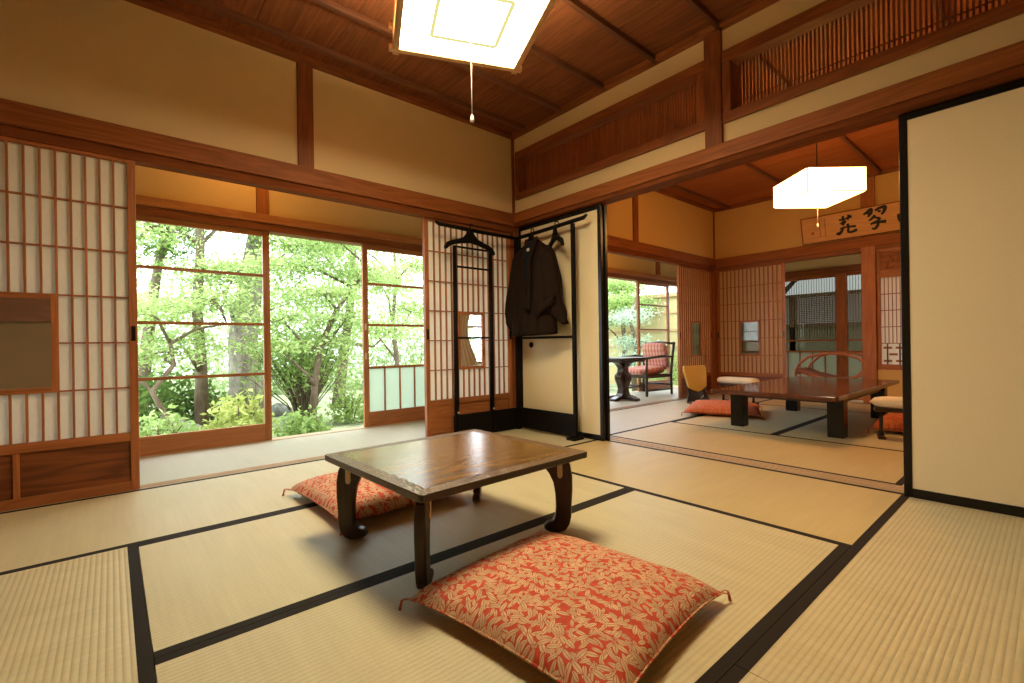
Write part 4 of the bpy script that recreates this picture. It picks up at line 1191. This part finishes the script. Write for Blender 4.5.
# fence outside the far veranda
t = thing('garden_fence', 'slatted brown topped pale fence beyond the far veranda doors', 'fence', (6.6, -2.0, -.36))
b = MB(); b.box(-.03, .03, -2.2, 2.2, 0, 1.38); b.build('fence_panel', M_gwall2, t)
b = MB()
for k in range(16): b.box(-.055, -.03, -2.2, 2.2, 1.38 + k * .032, 1.38 + k * .032 + .027)
b.box(-.07, .05, -2.2, 2.2, 1.345, 1.38); b.box(-.07, .06, -2.2, 2.2, 1.895, 1.93); b.build('slat_band', M_fence, t)
for y in (-2, -.7, .6, 1.9):
    b = MB(); b.box(-.03, .05, y - .05, y + .05, 0, 1.90); b.build('fence_post', M_fence, t)
tree('pine_tree', 'dark pine branch reaching over the far fence', 'tree', (6.05, .2, G),
     [(0, 0, -.05, .08), (-.02, -.1, 1.0, .06), (0, -.2, 1.8, .05), (.05, -.5, 2.15, .035), (.05, -.9, 2.35, .022)],
     [(.0, -.35, 2.35, .3, .35, .10), (.05, -.8, 2.5, .3, .35, .10), (0, .1, 2.3, .35, .35, .15)], LM_c, M_bark2, 1500, .04)

# ------------------------------------------------------------------ light, sky, camera
w = bpy.data.worlds.new('World'); SC.world = w; w.use_nodes = True
nt = w.node_tree; nt.nodes.clear()
out = N(nt, 'ShaderNodeOutputWorld'); bg = N(nt, 'ShaderNodeBackground')
tc = N(nt, 'ShaderNodeTexCoord').outputs['Generated']
cl = noise(nt, tc, 2.2, 5, .55)
L(nt, ramp(nt, cl, [(.3, (.74, .88, 1.0)), (.7, (.94, .98, 1))]), bg.inputs['Color'])
bg.inputs['Strength'].default_value = 3.5
L(nt, bg.outputs[0], out.inputs['Surface'])
sun = bpy.data.lights.new('Sun', 'SUN'); sun.energy = 2.2; sun.angle = math.radians(25); sun.color = (1, .96, .88)
so = bpy.data.objects.new('Sun', sun); COL.objects.link(so); so.rotation_euler = (math.radians(28), math.radians(18), 0)

cam = bpy.data.cameras.new('Camera'); co = bpy.data.objects.new('Camera', cam); COL.objects.link(co)
A, ROLL, FPX = .862, -.015, 467.56
F = Vector((math.cos(A), math.sin(A), 0)); R = Vector((math.sin(A), -math.cos(A), 0)); U = Vector((0, 0, 1))
cr, sr = math.cos(ROLL), math.sin(ROLL)
r_ = R * cr + U * sr; u_ = -R * sr + U * cr
Mx = Matrix((r_, u_, -F)).transposed().to_4x4(); Mx.translation = (-2.8101, -3.2248, .75)
co.matrix_world = Mx
cam.sensor_width = 36; cam.lens = FPX / 1024 * 36; cam.shift_y = 3.08 / 1024; cam.clip_start = .05; cam.clip_end = 200
SC.camera = co
SC.view_settings.view_transform = 'Standard'; SC.view_settings.look = 'None'
SC.view_settings.gamma = 1; SC.view_settings.use_curve_mapping = False; SC.view_settings.exposure = 1.0
SC.cycles.max_bounces = 10; SC.cycles.diffuse_bounces = 6; SC.cycles.transparent_max_bounces = 16
SC.cycles.sample_clamp_indirect = 8
SC.cycles.use_denoising = True

GROUPS = {'tatami_mat': 'tatami mats of both rooms', 'shoji_screen': 'paper screens', 'sliding_panel': 'cream sliding panels', 'glass_door': 'glass veranda doors',
          'floor_cushion': 'floor cushions', 'clothes_hanger': 'hangers on the clothes rack', 'garden_tree': 'garden trees', 'garden_bush': 'garden bushes',
          'garden_rock': 'garden rocks', 'armrest': 'padded armrests', 'armchair': 'veranda armchairs', 'transom_lattice': 'slatted transoms', 'veranda_fill_lamp': 'added veranda fill lamps'}
for o in bpy.data.objects:
    k = o.name.split('.')[0]
    if o.parent is None and k in GROUPS: o['group'] = GROUPS[k]
